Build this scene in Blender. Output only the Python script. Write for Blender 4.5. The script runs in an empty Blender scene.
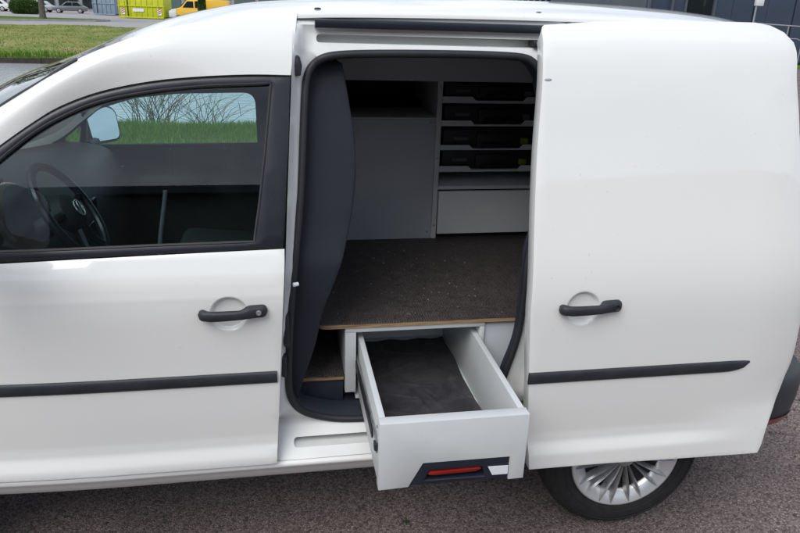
import bpy, bmesh, math, random
import numpy as np
from mathutils import Vector, Matrix
from mathutils.geometry import delaunay_2d_cdt

random.seed(7)
rng = np.random.default_rng(11)
scene = bpy.context.scene
COL = scene.collection

# ------------------------------------------------------------------ camera
# x runs along the van (nose at -x), y points away from the camera, z up, metres
yaw, pitch, roll, FPX = .1831, .3586, .0330, 687.2
cam_d = bpy.data.cameras.new('camera')
cam = bpy.data.objects.new('camera', cam_d)
COL.objects.link(cam)
fwd = Vector((math.sin(yaw)*math.cos(pitch), math.cos(yaw)*math.cos(pitch), -math.sin(pitch)))
rgt = Vector((math.cos(yaw), -math.sin(yaw), 0))
upv = rgt.cross(fwd)
r2 = rgt*math.cos(roll) + upv*math.sin(roll)
u2 = -rgt*math.sin(roll) + upv*math.cos(roll)
M = Matrix((r2, u2, -fwd)).transposed().to_4x4()
M.translation = Vector((-.045, -1.81, 1.796))
cam.matrix_world = M
cam_d.sensor_fit = 'HORIZONTAL'
cam_d.sensor_width = 36
cam_d.lens = 36*FPX/800
cam_d.clip_start = .05
cam_d.clip_end = 2000
scene.camera = cam

# ------------------------------------------------------------------ sky and sun
SUN_EL, SUN_AZ = math.radians(49), math.radians(218)     # azimuth from +y towards +x
world = bpy.data.worlds.new('World')
scene.world = world
world.use_nodes = True
nt = world.node_tree
nt.nodes.clear()
wo = nt.nodes.new('ShaderNodeOutputWorld')
bg = nt.nodes.new('ShaderNodeBackground')
sky = nt.nodes.new('ShaderNodeTexSky')
sky.sky_type = 'NISHITA'
sky.sun_disc = False
sky.sun_elevation = SUN_EL
sky.sun_rotation = SUN_AZ
sky.air_density = 1.0
sky.dust_density = 1.5
tc = nt.nodes.new('ShaderNodeTexCoord')
mp = nt.nodes.new('ShaderNodeMapping'); mp.inputs['Scale'].default_value = (1.0, 1.0, 2.6)
no = nt.nodes.new('ShaderNodeTexNoise'); no.inputs['Scale'].default_value = 2.3; no.inputs['Detail'].default_value = 9; no.inputs['Roughness'].default_value = .58
cr = nt.nodes.new('ShaderNodeValToRGB'); cr.color_ramp.elements[0].position = .36; cr.color_ramp.elements[1].position = .60
cr.color_ramp.elements[0].color = (.35, .35, .35, 1); cr.color_ramp.elements[1].color = (.95, .95, .95, 1)
no2 = nt.nodes.new('ShaderNodeTexNoise'); no2.inputs['Scale'].default_value = 5.0; no2.inputs['Detail'].default_value = 6
cl = nt.nodes.new('ShaderNodeValToRGB'); cl.color_ramp.elements[0].position = .3; cl.color_ramp.elements[1].position = .7
cl.color_ramp.elements[0].color = (7.2, 7.8, 9.0, 1); cl.color_ramp.elements[1].color = (12.8, 13.4, 14.4, 1)
mx = nt.nodes.new('ShaderNodeMix'); mx.data_type = 'RGBA'
nt.links.new(tc.outputs['Generated'], mp.inputs['Vector'])
nt.links.new(mp.outputs['Vector'], no.inputs['Vector'])
nt.links.new(mp.outputs['Vector'], no2.inputs['Vector'])
nt.links.new(no.outputs['Fac'], cr.inputs['Fac'])
nt.links.new(no2.outputs['Fac'], cl.inputs['Fac'])
nt.links.new(cr.outputs['Color'], mx.inputs['Factor'])
nt.links.new(sky.outputs['Color'], mx.inputs['A'])
nt.links.new(cl.outputs['Color'], mx.inputs['B'])
nt.links.new(mx.outputs['Result'], bg.inputs['Color'])
bg.inputs['Strength'].default_value = .072
nt.links.new(bg.outputs['Background'], wo.inputs['Surface'])

sun_d = bpy.data.lights.new('sun', 'SUN')
sun_d.energy = 1.4
sun_d.angle = math.radians(40)
sun_d.color = (1, .97, .93)
sun = bpy.data.objects.new('sun', sun_d)
COL.objects.link(sun)
sdir = Vector((math.sin(SUN_AZ)*math.cos(SUN_EL), math.cos(SUN_AZ)*math.cos(SUN_EL), math.sin(SUN_EL)))
sun.rotation_euler = sdir.to_track_quat('Z', 'Y').to_euler()
sun.location = sdir*40

scene.view_settings.view_transform = 'Standard'
scene.view_settings.look = 'None'
scene.view_settings.gamma = 1
scene.view_settings.use_curve_mapping = False
scene.view_settings.exposure = 0.49

# ------------------------------------------------------------------ materials
MATS = {}
def nodes_of(name):
    m = bpy.data.materials.new(name)
    m.use_nodes = True
    MATS[name] = m
    return m, m.node_tree.nodes, m.node_tree.links, m.node_tree.nodes['Principled BSDF']

def mat(name, col, rough=.5, metal=0, coat=0, coat_rough=.03, spec=.5, var=0, vscale=8, bump=0, bscale=60, rvar=0, detail=4, sheen=0):
    """procedural material: colour with noise variation, roughness variation and fine relief"""
    m, N, L, b = nodes_of(name)
    b.inputs['Base Color'].default_value = (*col, 1)
    b.inputs['Roughness'].default_value = rough
    b.inputs['Metallic'].default_value = metal
    b.inputs['Coat Weight'].default_value = coat
    b.inputs['Coat Roughness'].default_value = coat_rough
    b.inputs['Specular IOR Level'].default_value = spec
    t = N.new('ShaderNodeTexCoord')
    if var or rvar:
        n = N.new('ShaderNodeTexNoise'); n.inputs['Scale'].default_value = vscale; n.inputs['Detail'].default_value = detail
        L.new(t.outputs['Object'], n.inputs['Vector'])
        if var:
            r = N.new('ShaderNodeValToRGB')
            r.color_ramp.elements[0].position = .3; r.color_ramp.elements[1].position = .7
            r.color_ramp.elements[0].color = (*[max(0, c*(1-var)) for c in col], 1)
            r.color_ramp.elements[1].color = (*[min(1, c*(1+var)) for c in col], 1)
            L.new(n.outputs['Fac'], r.inputs['Fac']); L.new(r.outputs['Color'], b.inputs['Base Color'])
        if rvar:
            q = N.new('ShaderNodeMapRange'); q.inputs['To Min'].default_value = max(0, rough-rvar); q.inputs['To Max'].default_value = min(1, rough+rvar)
            q.inputs['From Min'].default_value = .3; q.inputs['From Max'].default_value = .7
            L.new(n.outputs['Fac'], q.inputs['Value']); L.new(q.outputs['Result'], b.inputs['Roughness'])
    if bump:
        n = N.new('ShaderNodeTexNoise'); n.inputs['Scale'].default_value = bscale; n.inputs['Detail'].default_value = 3
        L.new(t.outputs['Object'], n.inputs['Vector'])
        bp = N.new('ShaderNodeBump'); bp.inputs['Strength'].default_value = bump; bp.inputs['Distance'].default_value = .002
        L.new(n.outputs['Fac'], bp.inputs['Height']); L.new(bp.outputs['Normal'], b.inputs['Normal'])
    return m

mat('white_paint', (.81, .82, .80), .32, coat=1, coat_rough=.025, var=.008, vscale=1.2, detail=2)
_m = MATS['white_paint']; _N, _L = _m.node_tree.nodes, _m.node_tree.links
_b = _N['Principled BSDF']; _src = _b.inputs['Base Color'].links[0].from_socket
_t = _N.new('ShaderNodeTexCoord'); _n1 = _N.new('ShaderNodeTexNoise'); _n1.inputs['Scale'].default_value = 75; _n1.inputs['Detail'].default_value = 2
_n2 = _N.new('ShaderNodeTexNoise'); _n2.inputs['Scale'].default_value = 2.2; _n2.inputs['Detail'].default_value = 5
_L.new(_t.outputs['Object'], _n1.inputs['Vector']); _L.new(_t.outputs['Object'], _n2.inputs['Vector'])
_a = _N.new('ShaderNodeMapRange'); _a.inputs['From Min'].default_value = .70; _a.inputs['From Max'].default_value = .76; _a.inputs['To Max'].default_value = .28
_c = _N.new('ShaderNodeMapRange'); _c.inputs['From Min'].default_value = .48; _c.inputs['From Max'].default_value = .66
_L.new(_n1.outputs['Fac'], _a.inputs['Value']); _L.new(_n2.outputs['Fac'], _c.inputs['Value'])
_k = _N.new('ShaderNodeMath'); _k.operation = 'MULTIPLY'; _L.new(_a.outputs[0], _k.inputs[0]); _L.new(_c.outputs[0], _k.inputs[1])
_x = _N.new('ShaderNodeMix'); _x.data_type = 'RGBA'; _x.inputs['B'].default_value = (.30, .27, .22, 1)
_L.new(_k.outputs[0], _x.inputs['Factor']); _L.new(_src, _x.inputs['A']); _L.new(_x.outputs['Result'], _b.inputs['Base Color'])
mat('white_inner', (.77, .785, .775), .42, coat=.4, coat_rough=.15, var=.05, vscale=9, rvar=.08)
mat('black_plastic', (.022, .024, .03), .5, var=.2, vscale=25, bump=.25, bscale=500, rvar=.06)
mat('trim_gloss', (.018, .02, .027), .28, var=.1, vscale=10, rvar=.05)
mat('rubber', (.018, .019, .024), .55, var=.2, vscale=20, bump=.1, bscale=200)
mat('tyre_rubber', (.014, .014, .015), .75, var=.35, vscale=30, bump=.3, bscale=250)
mat('navy_plastic', (.022, .027, .040), .6, var=.12, vscale=12, bump=.3, bscale=700)
mat('navy_fabric', (.009, .012, .021), .75, var=.15, vscale=6, bump=.35, bscale=300)
mat('dark_lining', (.020, .022, .028), .8, var=.2, vscale=5, bump=.2, bscale=150)
mat('slate_panel', (.56, .59, .64), .55, var=.06, vscale=4, bump=.15, bscale=500, rvar=.05)
mat('shade_grey', (.50, .53, .57), .42, metal=.0, var=.05, vscale=6, rvar=.06)  # grey that carries shade: white wheel-arch flank, dimple in the sliding door
mat('shelf_metal', (.70, .72, .75), .45, metal=.0, var=.06, vscale=8, rvar=.06)
mat('rack_front', (.80, .815, .83), .42, var=.04, vscale=6, rvar=.06)
mat('timber_wet', (.035, .028, .022), .8, var=.4, vscale=4)
mat('case_black', (.012, .013, .017), .55, var=.2, vscale=30, bump=.2, bscale=300)
mat('case_tray', (.10, .11, .13), .55, var=.1, vscale=30)
mat('latch_yellow', (.20, .22, .015), .45, var=.1, vscale=40)
mat('laminate', (.60, .625, .63), .45, var=.02, vscale=14, bump=.12, bscale=420, rvar=.06)
mat('laminate_edge', (.73, .745, .75), .38, var=.03, vscale=30)
mat('runner_steel', (.45, .46, .47), .32, metal=.9, var=.1, vscale=40, rvar=.08)
mat('red_plastic', (.24, .011, .008), .35, var=.12, vscale=40)
mat('inlay_navy', (.012, .016, .028), .42, var=.1, vscale=20, bump=.15, bscale=500)
mat('label_white', (.75, .77, .82), .4, var=.04, vscale=60)
mat('silver', (.52, .53, .55), .32, metal=.75, var=.08, vscale=25, rvar=.1)
mat('silver_spoke', (.40, .405, .42), .32, metal=.6, var=.12, vscale=40, rvar=.08)
mat('silver_bright', (.72, .73, .74), .28, metal=.45, var=.03, vscale=6, rvar=.03)
mat('chrome', (.8, .81, .82), .12, metal=1, var=.03)
mat('red_lens', (.22, .008, .010), .15, coat=.5, var=.15, vscale=30)
mat('bumper_plastic', (.035, .038, .045), .48, var=.12, vscale=14, bump=.3, bscale=500, rvar=.06)
mat('seat_cloth', (.022, .023, .027), .9, var=.2, vscale=40, bump=.4, bscale=400)
mat('headliner', (.45, .46, .46), .9, var=.06, vscale=30, bump=.2, bscale=300)
mat('dash_plastic', (.030, .032, .036), .6, var=.12, vscale=20, bump=.3, bscale=500)
mat('silver_emblem', (.6, .61, .63), .25, metal=.9, var=.05)
mat('strip_grey', (.17, .18, .19), .8, var=.1, vscale=80)
mat('bark', (.11, .10, .085), .9, var=.35, vscale=6, bump=.8, bscale=20)
mat('navy_cladding', (.040, .058, .095), .5, var=.12, vscale=.7, rvar=.08)
mat('dark_brick', (.085, .088, .092), .8, var=.25, vscale=.5)
mat('navy_post', (.075, .09, .12), .5, var=.15, vscale=2)
mat('grey_wall', (.30, .31, .32), .8, var=.12, vscale=1.5)
mat('galvanised', (.42, .44, .47), .4, metal=.7, var=.12, vscale=6)
mat('cream_body', (.72, .68, .50), .4, coat=.5, var=.05, vscale=3)
mat('container_yellow', (.52, .56, .015), .5, var=.10, vscale=1.2, rvar=.1)
mat('container_blue', (.20, .27, .34), .55, var=.15, vscale=1.5)
mat('hazard_red', (.45, .05, .03), .5, var=.1)
mat('van_yellow', (.80, .48, .02), .4, coat=.6, var=.04, vscale=2)
mat('car_silver', (.42, .44, .46), .35, metal=.5, coat=.8, var=.04, vscale=2)
mat('car_grey', (.16, .17, .18), .35, metal=.4, coat=.8, var=.05, vscale=2)
mat('car_white', (.72, .73, .73), .35, coat=.8, var=.03, vscale=2)
mat('dark_glass', (.015, .02, .022), .08, spec=.6, var=.1)
mat('sky_glass', (.25, .36, .48), .1, spec=.6, var=.1)
mat('green_glass', (.10, .15, .14), .12, spec=.6, var=.2, vscale=.6)
mat('concrete', (.34, .335, .32), .85, var=.14, vscale=2, bump=.4, bscale=60)
mat('road_grey', (.30, .29, .29), .9, var=.12, vscale=.6, bump=.3, bscale=60)
mat('bin_black', (.03, .035, .04), .5, var=.15)
mat('mud', (.10, .085, .06), .95, var=.35, vscale=1.2, bump=.6, bscale=12)

def leafy(name, a, b, scale=.8):
    m, N, L, p = nodes_of(name)
    t = N.new('ShaderNodeTexCoord'); g = N.new('ShaderNodeNewGeometry')
    n = N.new('ShaderNodeTexNoise'); n.inputs['Scale'].default_value = scale; n.inputs['Detail'].default_value = 5
    L.new(t.outputs['Object'], n.inputs['Vector'])
    ad = N.new('ShaderNodeMath'); ad.operation = 'MULTIPLY_ADD'; ad.inputs[1].default_value = .35; 
    L.new(g.outputs['Random Per Island'], ad.inputs[0]); L.new(n.outputs['Fac'], ad.inputs[2])
    r = N.new('ShaderNodeValToRGB'); r.color_ramp.elements[0].position = .42; r.color_ramp.elements[1].position = .92
    r.color_ramp.elements[0].color = (*a, 1); r.color_ramp.elements[1].color = (*b, 1)
    L.new(ad.outputs[0], r.inputs['Fac']); L.new(r.outputs['Color'], p.inputs['Base Color'])
    p.inputs['Roughness'].default_value = .65
    p.inputs['Specular IOR Level'].default_value = .25
    tr = N.new('ShaderNodeBsdfTranslucent'); L.new(r.outputs['Color'], tr.inputs['Color'])
    mxs = N.new('ShaderNodeMixShader'); mxs.inputs[0].default_value = .3
    L.new(p.outputs[0], mxs.inputs[1]); L.new(tr.outputs[0], mxs.inputs[2])
    L.new(mxs.outputs[0], N['Material Output'].inputs['Surface'])
    return m
leafy('leaf_green', (.035, .07, .012), (.09, .15, .03))
leafy('hedge_green', (.03, .075, .012), (.07, .14, .025), 2)
leafy('grass_green', (.09, .20, .016), (.20, .32, .06), .35)
leafy('bank_grass', (.13, .21, .045), (.38, .35, .14), .22)
leafy('reed_stem', (.09, .10, .06), (.24, .23, .14), .6)
leafy('weed_green', (.03, .05, .012), (.07, .085, .03), 30)

# grass lawn ground (earth and thatch seen between the blades)
def lawn(name, a, b, c):
    m, N, L, p = nodes_of(name)
    t = N.new('ShaderNodeTexCoord')
    n1 = N.new('ShaderNodeTexNoise'); n1.inputs['Scale'].default_value = .25; n1.inputs['Detail'].default_value = 8; n1.inputs['Roughness'].default_value = .65
    n2 = N.new('ShaderNodeTexNoise'); n2.inputs['Scale'].default_value = 9; n2.inputs['Detail'].default_value = 5
    L.new(t.outputs['Object'], n1.inputs['Vector']); L.new(t.outputs['Object'], n2.inputs['Vector'])
    r1 = N.new('ShaderNodeValToRGB'); r1.color_ramp.elements[0].position = .35; r1.color_ramp.elements[1].position = .68
    r1.color_ramp.elements[0].color = (*a, 1); r1.color_ramp.elements[1].color = (*c, 1)
    e = r1.color_ramp.elements.new(.5); e.color = (*b, 1)
    mm = N.new('ShaderNodeMix'); mm.data_type = 'RGBA'; mm.blend_type = 'MULTIPLY'; mm.inputs['Factor'].default_value = .6
    L.new(n1.outputs['Fac'], r1.inputs['Fac']); L.new(r1.outputs['Color'], mm.inputs['A'])
    r2 = N.new('ShaderNodeValToRGB'); r2.color_ramp.elements[0].position = .3; r2.color_ramp.elements[0].color = (.4, .4, .4, 1); r2.color_ramp.elements[1].position = .7
    L.new(n2.outputs['Fac'], r2.inputs['Fac']); L.new(r2.outputs['Color'], mm.inputs['B'])
    L.new(mm.outputs['Result'], p.inputs['Base Color'])
    p.inputs['Roughness'].default_value = .95; p.inputs['Specular IOR Level'].default_value = .1
    bp = N.new('ShaderNodeBump'); bp.inputs['Strength'].default_value = .8; bp.inputs['Distance'].default_value = .05
    L.new(n2.outputs['Fac'], bp.inputs['Height']); L.new(bp.outputs['Normal'], p.inputs['Normal'])
lawn('lawn_dry', (.15, .22, .05), (.24, .27, .085), (.42, .33, .16))
lawn('lawn_green', (.08, .17, .018), (.12, .21, .03), (.16, .21, .05))

# chip-seal asphalt: brownish stones of mixed tone set in dark binder
def asphalt():
    m, N, L, p = nodes_of('asphalt')
    t = N.new('ShaderNodeTexCoord')
    v = N.new('ShaderNodeTexVoronoi'); v.inputs['Scale'].default_value = 135; v.inputs['Randomness'].default_value = 1
    v2 = N.new('ShaderNodeTexVoronoi'); v2.inputs['Scale'].default_value = 135; v2.feature = 'DISTANCE_TO_EDGE'
    nb = N.new('ShaderNodeTexNoise'); nb.inputs['Scale'].default_value = 1.1; nb.inputs['Detail'].default_value = 5
    nf = N.new('ShaderNodeTexNoise'); nf.inputs['Scale'].default_value = 260; nf.inputs['Detail'].default_value = 3
    for q in (v, v2, nb, nf): L.new(t.outputs['Object'], q.inputs['Vector'])
    sx = N.new('ShaderNodeSeparateColor'); L.new(v.outputs['Color'], sx.inputs[0])
    r = N.new('ShaderNodeValToRGB')
    r.color_ramp.elements[0].position = 0; r.color_ramp.elements[0].color = (.12, .092, .087, 1)
    r.color_ramp.elements[1].position = 1; r.color_ramp.elements[1].color = (.46, .385, .365, 1)
    for pos, c in ((.35, (.24, .192, .184)), (.62, (.32, .26, .25)), (.86, (.36, .292, .28))):
        e = r.color_ramp.elements.new(pos); e.color = (*c, 1)
    L.new(sx.outputs[0], r.inputs['Fac'])
    ed = N.new('ShaderNodeMapRange'); ed.inputs['From Max'].default_value = .16; ed.inputs['To Min'].default_value = .5
    L.new(v2.outputs['Distance'], ed.inputs['Value'])
    m1 = N.new('ShaderNodeMix'); m1.data_type = 'RGBA'; m1.blend_type = 'MULTIPLY'; m1.inputs['Factor'].default_value = 1
    L.new(r.outputs['Color'], m1.inputs['A']); L.new(ed.outputs['Result'], m1.inputs['B'])
    rb = N.new('ShaderNodeValToRGB'); rb.color_ramp.elements[0].position = .34; rb.color_ramp.elements[0].color = (.72, .72, .72, 1); rb.color_ramp.elements[1].position = .66
    rb.color_ramp.elements[1].color = (1.12, 1.1, 1.1, 1)
    L.new(nb.outputs['Fac'], rb.inputs['Fac'])
    m2 = N.new('ShaderNodeMix'); m2.data_type = 'RGBA'; m2.blend_type = 'MULTIPLY'; m2.inputs['Factor'].default_value = 1
    L.new(m1.outputs['Result'], m2.inputs['A']); L.new(rb.outputs['Color'], m2.inputs['B'])
    L.new(m2.outputs['Result'], p.inputs['Base Color'])
    p.inputs['Roughness'].default_value = .85
    h = N.new('ShaderNodeMath'); h.operation = 'MULTIPLY_ADD'; h.inputs[1].default_value = 2.2
    L.new(v2.outputs['Distance'], h.inputs[0]); L.new(nf.outputs['Fac'], h.inputs[2])
    h2 = N.new('ShaderNodeMath'); h2.operation = 'ADD'; L.new(h.outputs[0], h2.inputs[0]); L.new(sx.outputs[1], h2.inputs[1])
    bp = N.new('ShaderNodeBump'); bp.inputs['Strength'].default_value = 1; bp.inputs['Distance'].default_value = .0045
    L.new(h2.outputs[0], bp.inputs['Height']); L.new(bp.outputs['Normal'], p.inputs['Normal'])
asphalt()

# plywood with brown anti-slip film, hexagon wire print in relief
def antislip():
    m, N, L, p = nodes_of('antislip')
    t = N.new('ShaderNodeTexCoord')
    v = N.new('ShaderNodeTexVoronoi'); v.feature = 'DISTANCE_TO_EDGE'; v.inputs['Scale'].default_value = 120; v.inputs['Randomness'].default_value = .45
    L.new(t.outputs['Object'], v.inputs['Vector'])
    n = N.new('ShaderNodeTexNoise'); n.inputs['Scale'].default_value = 22; n.inputs['Detail'].default_value = 8; n.inputs['Roughness'].default_value = .75
    L.new(t.outputs['Object'], n.inputs['Vector'])
    r = N.new('ShaderNodeValToRGB'); r.color_ramp.elements[0].position = .3; r.color_ramp.elements[1].position = .75
    r.color_ramp.elements[0].color = (.036, .030, .029, 1); r.color_ramp.elements[1].color = (.095, .081, .078, 1)
    L.new(n.outputs['Fac'], r.inputs['Fac'])
    e = N.new('ShaderNodeMapRange'); e.inputs['From Max'].default_value = .2; e.inputs['To Min'].default_value = .25; e.inputs['To Max'].default_value = 1.5
    L.new(v.outputs['Distance'], e.inputs['Value'])
    mm = N.new('ShaderNodeMix'); mm.data_type = 'RGBA'; mm.blend_type = 'MULTIPLY'; mm.inputs['Factor'].default_value = 1
    L.new(r.outputs['Color'], mm.inputs['A']); L.new(e.outputs['Result'], mm.inputs['B'])
    L.new(mm.outputs['Result'], p.inputs['Base Color'])
    p.inputs['Roughness'].default_value = .5
    bp = N.new('ShaderNodeBump'); bp.inputs['Strength'].default_value = .7; bp.inputs['Distance'].default_value = .002
    L.new(e.outputs['Result'], bp.inputs['Height']); L.new(bp.outputs['Normal'], p.inputs['Normal'])
antislip()

def plywood():
    m, N, L, p = nodes_of('plywood')
    t = N.new('ShaderNodeTexCoord')
    mpp = N.new('ShaderNodeMapping'); mpp.inputs['Scale'].default_value = (6, 6, 260)
    n = N.new('ShaderNodeTexNoise'); n.inputs['Scale'].default_value = 2; n.inputs['Detail'].default_value = 4
    L.new(t.outputs['Object'], mpp.inputs['Vector']); L.new(mpp.outputs['Vector'], n.inputs['Vector'])
    r = N.new('ShaderNodeValToRGB'); r.color_ramp.elements[0].position = .35; r.color_ramp.elements[1].position = .65
    r.color_ramp.elements[0].color = (.20, .12, .06, 1); r.color_ramp.elements[1].color = (.44, .30, .17, 1)
    L.new(n.outputs['Fac'], r.inputs['Fac']); L.new(r.outputs['Color'], p.inputs['Base Color'])
    p.inputs['Roughness'].default_value = .7
plywood()

# black bitumen-like mat in the drawer, dusty with scuffs
def drawer_mat():
    m, N, L, p = nodes_of('drawer_mat')
    t = N.new('ShaderNodeTexCoord')
    n = N.new('ShaderNodeTexNoise'); n.inputs['Scale'].default_value = 9; n.inputs['Detail'].default_value = 8; n.inputs['Roughness'].default_value = .7; n.inputs['Distortion'].default_value = 1.2
    L.new(t.outputs['Object'], n.inputs['Vector'])
    r = N.new('ShaderNodeValToRGB'); r.color_ramp.elements[0].position = .38; r.color_ramp.elements[1].position = .78
    r.color_ramp.elements[0].color = (.022, .021, .026, 1); r.color_ramp.elements[1].color = (.070, .067, .074, 1)
    L.new(n.outputs['Fac'], r.inputs['Fac']); L.new(r.outputs['Color'], p.inputs['Base Color'])
    p.inputs['Roughness'].default_value = .75
    n3 = N.new('ShaderNodeTexNoise'); n3.inputs['Scale'].default_value = 350
    L.new(t.outputs['Object'], n3.inputs['Vector'])
    bp = N.new('ShaderNodeBump'); bp.inputs['Strength'].default_value = .3; bp.inputs['Distance'].default_value = .002
    L.new(n3.outputs['Fac'], bp.inputs['Height']); L.new(bp.outputs['Normal'], p.inputs['Normal'])
drawer_mat()

def glass(name, tint, f0=1.5):
    m = bpy.data.materials.new(name); m.use_nodes = True; MATS[name] = m
    N, L = m.node_tree.nodes, m.node_tree.links
    N.remove(N['Principled BSDF'])
    tr = N.new('ShaderNodeBsdfTransparent'); tr.inputs['Color'].default_value = (*tint, 1)
    gl = N.new('ShaderNodeBsdfGlossy'); gl.inputs['Roughness'].default_value = .0
    fr = N.new('ShaderNodeFresnel'); fr.inputs['IOR'].default_value = f0
    ml = N.new('ShaderNodeMath'); ml.operation = 'MULTIPLY'; ml.inputs[1].default_value = 1.7
    L.new(fr.outputs[0], ml.inputs[0])
    mxs = N.new('ShaderNodeMixShader')
    L.new(ml.outputs[0], mxs.inputs[0]); L.new(tr.outputs[0], mxs.inputs[1]); L.new(gl.outputs[0], mxs.inputs[2])
    L.new(mxs.outputs[0], N['Material Output'].inputs['Surface'])
glass('window_tint', (.78, .91, .93))
glass('window_far', (.70, .88, .88))
glass('windscreen_tint', (.55, .74, .66))
m, N, L, p = nodes_of('mirror_silver')
p.inputs['Base Color'].default_value = (.62, .65, .68, 1); p.inputs['Metallic'].default_value = 1; p.inputs['Roughness'].default_value = .02

def water():
    m, N, L, p = nodes_of('pond_water')
    t = N.new('ShaderNodeTexCoord')
    mpp = N.new('ShaderNodeMapping'); mpp.inputs['Scale'].default_value = (1.2, 2.4, 1)
    n = N.new('ShaderNodeTexNoise'); n.inputs['Scale'].default_value = 2.6; n.inputs['Detail'].default_value = 5
    L.new(t.outputs['Object'], mpp.inputs['Vector']); L.new(mpp.outputs['Vector'], n.inputs['Vector'])
    bp = N.new('ShaderNodeBump'); bp.inputs['Strength'].default_value = .35; bp.inputs['Distance'].default_value = .05
    L.new(n.outputs['Fac'], bp.inputs['Height']); L.new(bp.outputs['Normal'], p.inputs['Normal'])
    p.inputs['Base Color'].default_value = (.46, .49, .51, 1)
    p.inputs['Roughness'].default_value = .06; p.inputs['IOR'].default_value = 1.33
water()

# ------------------------------------------------------------------ mesh helpers
WLOC = {}
def place(o, world, parent):
    if parent is not None:
        o.parent = parent
        o.location = Vector(world) - WLOC[parent.name]
    else:
        o.location = Vector(world)
    WLOC[o.name] = Vector(world)

def empty(name, loc, parent=None):
    o = bpy.data.objects.new(name, None)
    COL.objects.link(o)
    o.empty_display_size = .1
    place(o, loc, parent)
    return o

def tag(o, label=None, cat=None, group=None, kind=None):
    if label: o['label'] = label
    if cat: o['category'] = cat
    if group: o['group'] = group
    if kind: o['kind'] = kind
    return o

def thing(name, loc, label, cat, group=None):
    return tag(empty(name, loc), label, cat, group)

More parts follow.
